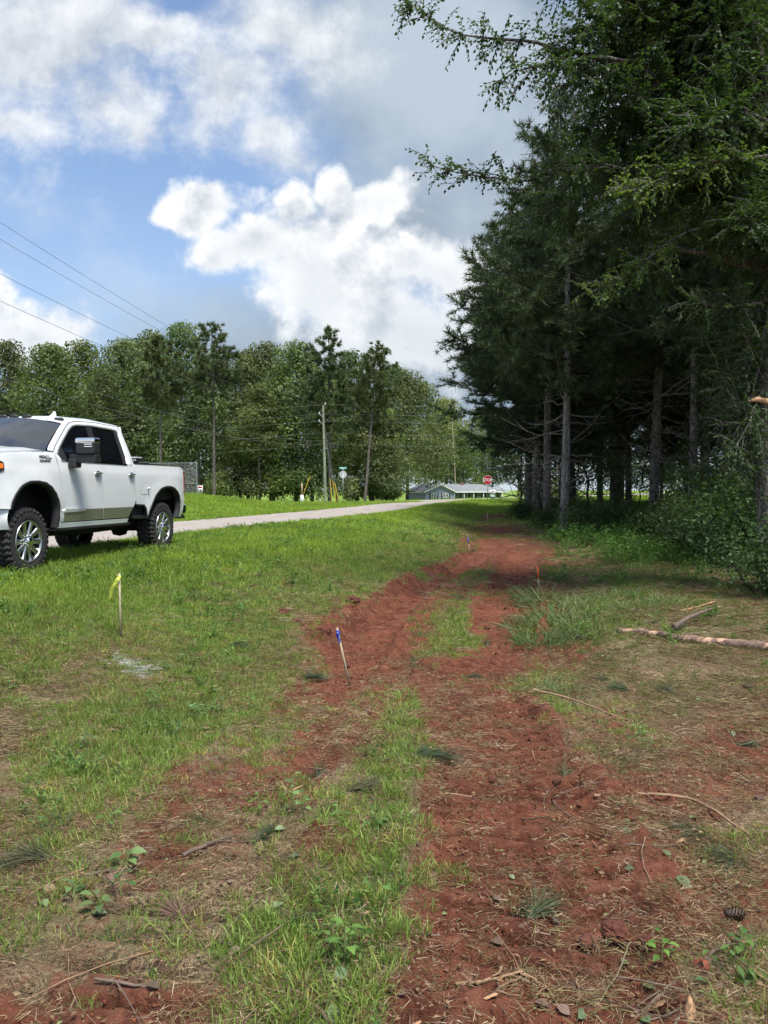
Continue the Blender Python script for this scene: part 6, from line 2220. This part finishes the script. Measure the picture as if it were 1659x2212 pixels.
def scatter(name, coll, nvar, X, Y, scale, tint, label, tilt=.12, lift=0.0, zs=None):
    Z = ground(X, Y) + lift
    n = len(X)
    me = bpy.data.meshes.new(name)
    me.vertices.add(n)
    me.vertices.foreach_set('co', np.stack([X, Y, Z], 1).astype(np.float32).ravel())
    sv = np.repeat(np.broadcast_to(scale, (n,))[:, None], 3, 1).copy()
    if zs is not None: sv[:, 2] *= zs
    a = me.attributes.new('scl', 'FLOAT_VECTOR', 'POINT'); a.data.foreach_set('vector', sv.astype(np.float32).ravel())
    a = me.attributes.new('idx', 'INT', 'POINT'); a.data.foreach_set('value', rng.integers(0, nvar, n).astype(np.int32))
    r = np.stack([rng.normal(0, tilt, n), rng.normal(0, tilt, n), rng.random(n) * 6.28], 1)
    a = me.attributes.new('rot', 'FLOAT_VECTOR', 'POINT'); a.data.foreach_set('vector', r.astype(np.float32).ravel())
    a = me.attributes.new('tint', 'FLOAT_VECTOR', 'POINT'); a.data.foreach_set('vector', np.asarray(tint, np.float32).ravel())
    o = link(bpy.data.objects.new(name, me))
    g = bpy.data.node_groups.new(name + '_instances', 'GeometryNodeTree')
    g.interface.new_socket('Geometry', in_out='INPUT', socket_type='NodeSocketGeometry')
    g.interface.new_socket('Geometry', in_out='OUTPUT', socket_type='NodeSocketGeometry')
    k = NT(g)
    gi, go = k.node('NodeGroupInput'), k.node('NodeGroupOutput')
    ci = k.node('GeometryNodeCollectionInfo', {'Collection': coll, 'Separate Children': True, 'Reset Children': True})
    na = lambda nm, t: next(s for s in k.node('GeometryNodeInputNamedAttribute', {'Name': nm}, data_type=t).outputs if s.enabled and s.name == 'Attribute')
    rot = k.node('FunctionNodeEulerToRotation', [na('rot', 'FLOAT_VECTOR')]).outputs[0]
    ip = k.node('GeometryNodeInstanceOnPoints', {'Points': gi.outputs[0], 'Instance': ci.outputs[0], 'Pick Instance': True, 'Instance Index': na('idx', 'INT'), 'Rotation': rot, 'Scale': na('scl', 'FLOAT_VECTOR')})
    g.links.new(ip.outputs[0], go.inputs[0])
    md = o.modifiers.new('scatter', 'NODES')
    md.node_group = g
    tag(o, label, None, None, 'stuff')
    return o


def fan(r0, r1, dens, half=40):
    A = half * 2 / 360 * math.pi * (r1 ** 2 - r0 ** 2)
    n = int(A * dens)
    r = np.sqrt(r0 ** 2 + (r1 ** 2 - r0 ** 2) * rng.random(n))
    a = np.radians((rng.random(n) * 2 - 1) * half)
    return r * np.sin(a), r * np.cos(a)


def off_road(x, y):
    d = road_d(x, y)
    e = .18 * fbm(x, y, 1.5, 2, 88)
    return ~((d > .02 + e) & (d < ROAD_W - e) & (y < CROSS_Y0 + 1)) & ~((y > CROSS_Y0 - .2) & (y < CROSS_Y1 + .2))


gc = source('lawn_clump', [clump_grass(30, .055, .035, .095, .0042) for _ in range(4)] + [clump_grass(22, .05, .05, .14, .0042, .9, .7, .8) for _ in range(3)], GRASS)
zones = [(1.7, 9.5, 470, 1.0), (9.5, 22, 150, 1.35), (22, 46, 40, 2.3), (46, 72, 18, 3.2)]
XS, YS, SS, TS, ZS = [], [], [], [], []
for (r0, r1, de, s) in zones:
    x, y = fan(r0, r1, de)
    g, r, w = cover(x, y)
    pat = fbm(x, y, 1.6, 3, 101)
    keep = rng.random(len(x)) < np.clip((g - .06) * 1.7, 0, 1) * sst(pat + g * .5, .36, .58) * (1 - w * .75)
    rs_ = sst(x, 1.3, 2.4) * sst(y, 3.5, 6) * (1 - sst(y, 22, 30))
    keep &= rng.random(len(x)) > .45 * rs_
    keep &= off_road(x, y)
    x, y, g, r, w = x[keep], y[keep], g[keep], r[keep], w[keep]
    toe = np.interp(y, TOE_Y, TOE_X)
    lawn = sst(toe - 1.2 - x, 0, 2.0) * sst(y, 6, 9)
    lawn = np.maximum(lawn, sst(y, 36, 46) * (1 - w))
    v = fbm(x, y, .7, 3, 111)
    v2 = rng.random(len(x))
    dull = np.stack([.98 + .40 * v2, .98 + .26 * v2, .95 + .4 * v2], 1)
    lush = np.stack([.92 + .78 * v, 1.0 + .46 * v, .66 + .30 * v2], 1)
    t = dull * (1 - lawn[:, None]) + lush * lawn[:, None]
    dry = (rng.random(len(x)) < (.13 * (1 - lawn)))
    t[dry] = np.array([2.3, 1.35, 1.9]) * (.7 + .4 * v2[dry])[:, None]
    t = t * (1 - .30 * sst(x, 1.3, 2.4) * sst(y, 3.5, 6) * (1 - sst(y, 26, 34)))[:, None]  # grass on the right darkened, mostly shade put into the tint
    tone_ = (fbm(x, y, .9, 3, 131)[:, None] - .5) * .5 + 1  # patchy tone of the grass, at random
    XS.append(x); YS.append(y); TS.append(t * tone_)
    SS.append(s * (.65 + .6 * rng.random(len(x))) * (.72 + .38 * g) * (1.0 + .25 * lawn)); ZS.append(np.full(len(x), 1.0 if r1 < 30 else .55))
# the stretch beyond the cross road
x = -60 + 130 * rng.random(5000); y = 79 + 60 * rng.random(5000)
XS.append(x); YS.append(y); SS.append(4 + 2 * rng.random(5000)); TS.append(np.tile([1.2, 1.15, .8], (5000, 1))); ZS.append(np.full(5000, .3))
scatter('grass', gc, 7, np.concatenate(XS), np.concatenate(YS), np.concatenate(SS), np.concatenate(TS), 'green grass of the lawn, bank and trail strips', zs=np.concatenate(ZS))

# dry straw and fallen needles
sc1 = source('straw_clump', [clump_straw(30, .055, .02, .11, .0024) for _ in range(6)], STRAW)
XS, YS, SS, TS = [], [], [], []
for (r0, r1, de, s) in ((1.7, 5.0, 900, .75), (5.0, 8.5, 460, .95), (8.5, 19, 120, 1.5), (19, 34, 16, 2.4)):
    x, y = fan(r0, r1, de)
    g, r, w = cover(x, y)
    pat = fbm(x, y, 1.9, 3, 141)
    toe = np.interp(y, TOE_Y, TOE_X)
    lawn = sst(toe - .8 - x, 0, 2.2) * sst(y, 6.5, 9)
    pr = (1 - .40 * track_mask(x, y)) * (1 - .55 * g) * np.clip(1 - (.38 + .75 * sst(y, 5.5, 8.5)) * r, 0, 1) * (.25 + .9 * sst(pat, .34, .62)) * (1 - .93 * lawn)
    keep = (rng.random(len(x)) < pr) & off_road(x, y)
    x, y, r, w = x[keep], y[keep], r[keep], w[keep]
    n = len(x)
    pal = np.array([[.36, .27, .155], [.25, .155, .09], [.22, .21, .09], [.42, .33, .22], [.15, .085, .055], [.18, .185, .075]])
    rt = np.clip(x / 2.2, 0, 1) * sst(y, 4, 7)
    k = np.where(rng.random(n) < .30 + .3 * rt, rng.choice([2, 4, 5], n), rng.choice([0, 1, 3, 1], n))
    t = pal[k] * (.80 + .70 * rng.random(n) ** 1.5)[:, None]
    wp_ = np.zeros(n, bool)
    for (px_, py_, ra_) in PAINT_SPOTS: wp_ |= (np.hypot(x - px_, (y - py_) * .7) < ra_ * 1.05) & (rng.random(n) < .35)
    t[wp_] = (.78, .82, .86)
    XS.append(x); YS.append(y); TS.append(t); SS.append(s * (.6 + .7 * rng.random(n)))
scatter('straw_litter', sc1, 6, np.concatenate(XS), np.concatenate(YS), np.concatenate(SS), np.concatenate(TS), 'dry straw, pine needles and mown grass strewn over the soil', .06, .002)

# loose clay crumbs, chips of bark and dead leaf bits
def crumb_mb():
    mb = MB()
    t = (1 + 5 ** .5) / 2
    V = unit(np.array([(-1, t, 0), (1, t, 0), (-1, -t, 0), (1, -t, 0), (0, -1, t), (0, 1, t), (0, -1, -t), (0, 1, -t), (t, 0, -1), (t, 0, 1), (-t, 0, -1), (-t, 0, 1)], float))
    F = [(0, 11, 5), (0, 5, 1), (0, 1, 7), (0, 7, 10), (0, 10, 11), (1, 5, 9), (5, 11, 4), (11, 10, 2), (10, 7, 6), (7, 1, 8), (3, 9, 4), (3, 4, 2), (3, 2, 6), (3, 6, 8), (3, 8, 9), (4, 9, 5), (2, 4, 11), (6, 2, 10), (8, 6, 7), (9, 8, 1)]
    mb.add(V * (.6 + .6 * rng.random((12, 1))) * np.array([1, 1, .75]) * .01, F, 0, rng.random())
    return mb


CRUMB, n_, o_ = mat_new('clay_crumb')
ti_ = n_.node('ShaderNodeAttribute', attribute_name='tint', attribute_type='INSTANCER').outputs['Color']
principled(n_, o_, **{'Base Color': ti_, 'Roughness': .95, 'Specular IOR Level': .15})
cr_src = source('clay_crumb', [crumb_mb() for _ in range(6)], CRUMB)
XS, YS, SS, TS = [], [], [], []
for (r0, r1, de, s) in ((1.7, 5.0, 1300, .55), (5.0, 9.0, 420, .95), (9, 18, 90, 1.8)):
    x, y = fan(r0, r1, de)
    g, r, w = cover(x, y)
    keep = rng.random(len(x)) < np.clip(r * 1.3, 0, 1) * (.25 + .75 * sst(fbm(x, y, 2.6, 3, 171), .40, .62))
    x, y = x[keep], y[keep]
    n = len(x)
    XS.append(x); YS.append(y); SS.append(s * (.35 + 1.5 * rng.random(n) ** 4))
    t = np.array([.12, .038, .022]) * (.6 + 1.3 * rng.random((n, 1)) ** 1.5)
    TS.append(t)
scatter('clay_crumbs', cr_src, 6, np.concatenate(XS), np.concatenate(YS), np.concatenate(SS), np.concatenate(TS), 'loose crumbs of red clay over the churned track', 1.0, .002)


def bits_mb():
    mb = MB()
    n = 9
    p = np.stack([rng.normal(0, .06, n), rng.normal(0, .06, n), .004 + .012 * rng.random(n)], 1)
    a = rng.random(n) * 6.28
    U = np.stack([np.cos(a), np.sin(a), rng.normal(0, .2, n)], 1)
    L = .006 + .020 * rng.random(n) ** 2.5
    leaves(mb, p, U, rng.normal(0, .35, (n, 3)) + np.array([0, 0, 1.0]), L, L * (.3 + .4 * rng.random(n)), 0, rng.random(n), .3)
    return mb


bt_src = source('litter_bits', [bits_mb() for _ in range(6)], STRAW)
x, y = fan(1.7, 10, 110)
g, r, w = cover(x, y)
keep = rng.random(len(x)) < (1 - .6 * g)
x, y = x[keep], y[keep]
n = len(x)
pal = np.array([[.16, .09, .055], [.25, .16, .10], [.10, .06, .04], [.25, .18, .105], [.17, .20, .08], [.23, .15, .08]])
scatter('leaf_litter', bt_src, 6, x, y, .7 + .7 * rng.random(n), pal[rng.integers(0, 6, n)] * (.8 + .6 * rng.random((n, 1))), 'bits of dead leaf and bark in the litter', .1, .003)

# small broad leaved weeds in the rough grass
wc = source('weed_clump', [clump_weed(26, .06, .09, .028) for _ in range(4)], WEED)
XS, YS, SS, TS = [], [], [], []
for (r0, r1, de, s) in ((1.7, 9, 60, 1.0), (9, 26, 16, 1.5)):
    x, y = fan(r0, r1, de)
    g, r, w = cover(x, y)
    toe = np.interp(y, TOE_Y, TOE_X)
    lf = sst(toe + .8 - x, 0, 1)
    keep = (rng.random(len(x)) < np.clip(g * 1.1 - .25, 0, 1) * sst(fbm(x, y, 1.1, 3, 151), .42, .6) * (.3 + .7 * lf)) & off_road(x, y)
    x, y = x[keep], y[keep]
    XS.append(x); YS.append(y); SS.append(s * (.6 + .8 * rng.random(len(x)))); TS.append((.75 + .45 * rng.random((len(x), 1))) * np.array([[1, 1, 1]]))
scatter('ground_weeds', wc, 4, np.concatenate(XS), np.concatenate(YS), np.concatenate(SS), np.concatenate(TS), 'low broad leaved weeds among the grass')

# undergrowth of the wood and its edge
uc = source('undergrowth_clump', [clump_weed(70, .25, .42, .075, 7) for _ in range(4)] + [clump_grass(40, .18, .2, .55, .010, .8, .8, .9) for _ in range(2)], WEED)
x, y = fan(7, 56, 13, 42)
g, r, w = cover(x, y)
toe = np.interp(y, TOE_Y, TOE_X)
edge = np.maximum(sst(x, toe + 2.6, toe + 4.2) * sst(y, 13, 18), .62 * sst(x, toe + 2.0, toe + 2.6) * sst(y, 7, 9) * sst(fbm(x, y, .8, 3, 191), .42, .58))
keep = (rng.random(len(x)) < edge * (1 - .9 * np.clip(r * 1.6, 0, 1)) * (.35 + .65 * sst(fbm(x, y, .5, 3, 161), .35, .6)) * (1 - sst(y, 46, 56))) & (x < 30)
x, y = x[keep], y[keep]
n = len(x)
scatter('undergrowth', uc, 6, x, y, (.55 + .75 * rng.random(n)) * (.42 + .58 * sst(y, 11, 18)), (.85 + .6 * rng.random((n, 1))) * np.array([[.95, 1.0, .9]]), 'dark green undergrowth at the foot of the pines')

# tall bent grass, clump by clump
BENT = leaf_mat('bent_grass', (.060, .115, .030), (.165, .235, .075), .3, .5)
bent = [clump_grass(260, .30, .20, .56, .0075, .62, .95, 1.25).mesh('bent_grass', BENT) for _ in range(4)]
for k, (dx, dy, s, lab) in enumerate([(1135, 1345, .8, 'bent grass clump nearest the right track'), (1170, 1300, 1.1, 'tallest bent grass clump beside the orange stake'), (1215, 1310, 1.1, 'pale bent grass clump right of the orange stake'),
                                      (1250, 1345, 1.0, 'bent grass clump in the middle of the weedy patch'), (1180, 1370, .9, 'bent grass clump at the near edge of the weedy patch'), (1290, 1365, .9, 'bent grass clump left of the log end'),
                                      (1230, 1385, .8, 'flattened grass clump in front of the weedy patch'), (1380, 1315, .8, 'grass clump behind the log'), (1440, 1300, .7, 'grass clump left of the small clay heap'),
                                      (1330, 1290, .8, 'grass clump at the back of the weedy patch'), (1145, 1300, .9, 'bent grass clump left of the orange stake'), (1200, 1345, 1.0, 'bent grass clump at the heart of the weedy patch'), (1265, 1310, .9, 'bent grass clump at the right side of the weedy patch'), (1160, 1395, .7, 'low grass clump at the front corner of the weedy patch'), (1170, 1490, .6, 'grass clump right of the crossing clay'), (1220, 1500, .7, 'grass clump beside the thin pale stem'),
                                      (1590, 1270, .8, 'grass clump under the bushes at the right edge'), (1500, 1255, .8, 'grass clump in front of the right hand bushes'), (165, 1640, .5, 'tall grass tuft at the left of the green patch'),
                                      (300, 1545, .5, 'tall grass tuft in the green patch'), (460, 1430, .5, 'tall grass tuft right of the white paint'), (320, 1440, .45, 'tall grass tuft beside the white paint marks'),
                                      (400, 1545, .5, 'grass tuft right in the green patch'), (800, 2060, .28, 'bright grass tuft at the edge of the near clay'), (830, 1790, .26, 'bright grass tuft in the grass strip'), (760, 1985, .28, 'bright grass tuft near the bottom of the strip'),
                                      (690, 2130, .3, 'grass tuft above the curved stick'), (240, 2010, .28, 'grass tuft at the lower left'), (910, 1370, .4, 'grass tuft on the green island between the tracks'), (945, 1345, .4, 'second grass tuft on the green island')]):
    q = gpt(dx, dy)
    o = link(bpy.data.objects.new('grass_tuft', bent[k % 4]))
    o.location = (q.x, q.y, gz(q.x, q.y) - .01)
    o.rotation_euler = (0, 0, rng.random() * 6.28)
    if 1100 < dx < 1480 and dy < 1420: s *= 1.35
    o.scale = (s, s, s * .85)
    tag(o, lab, 'grass tuft', 'tall grass tufts')
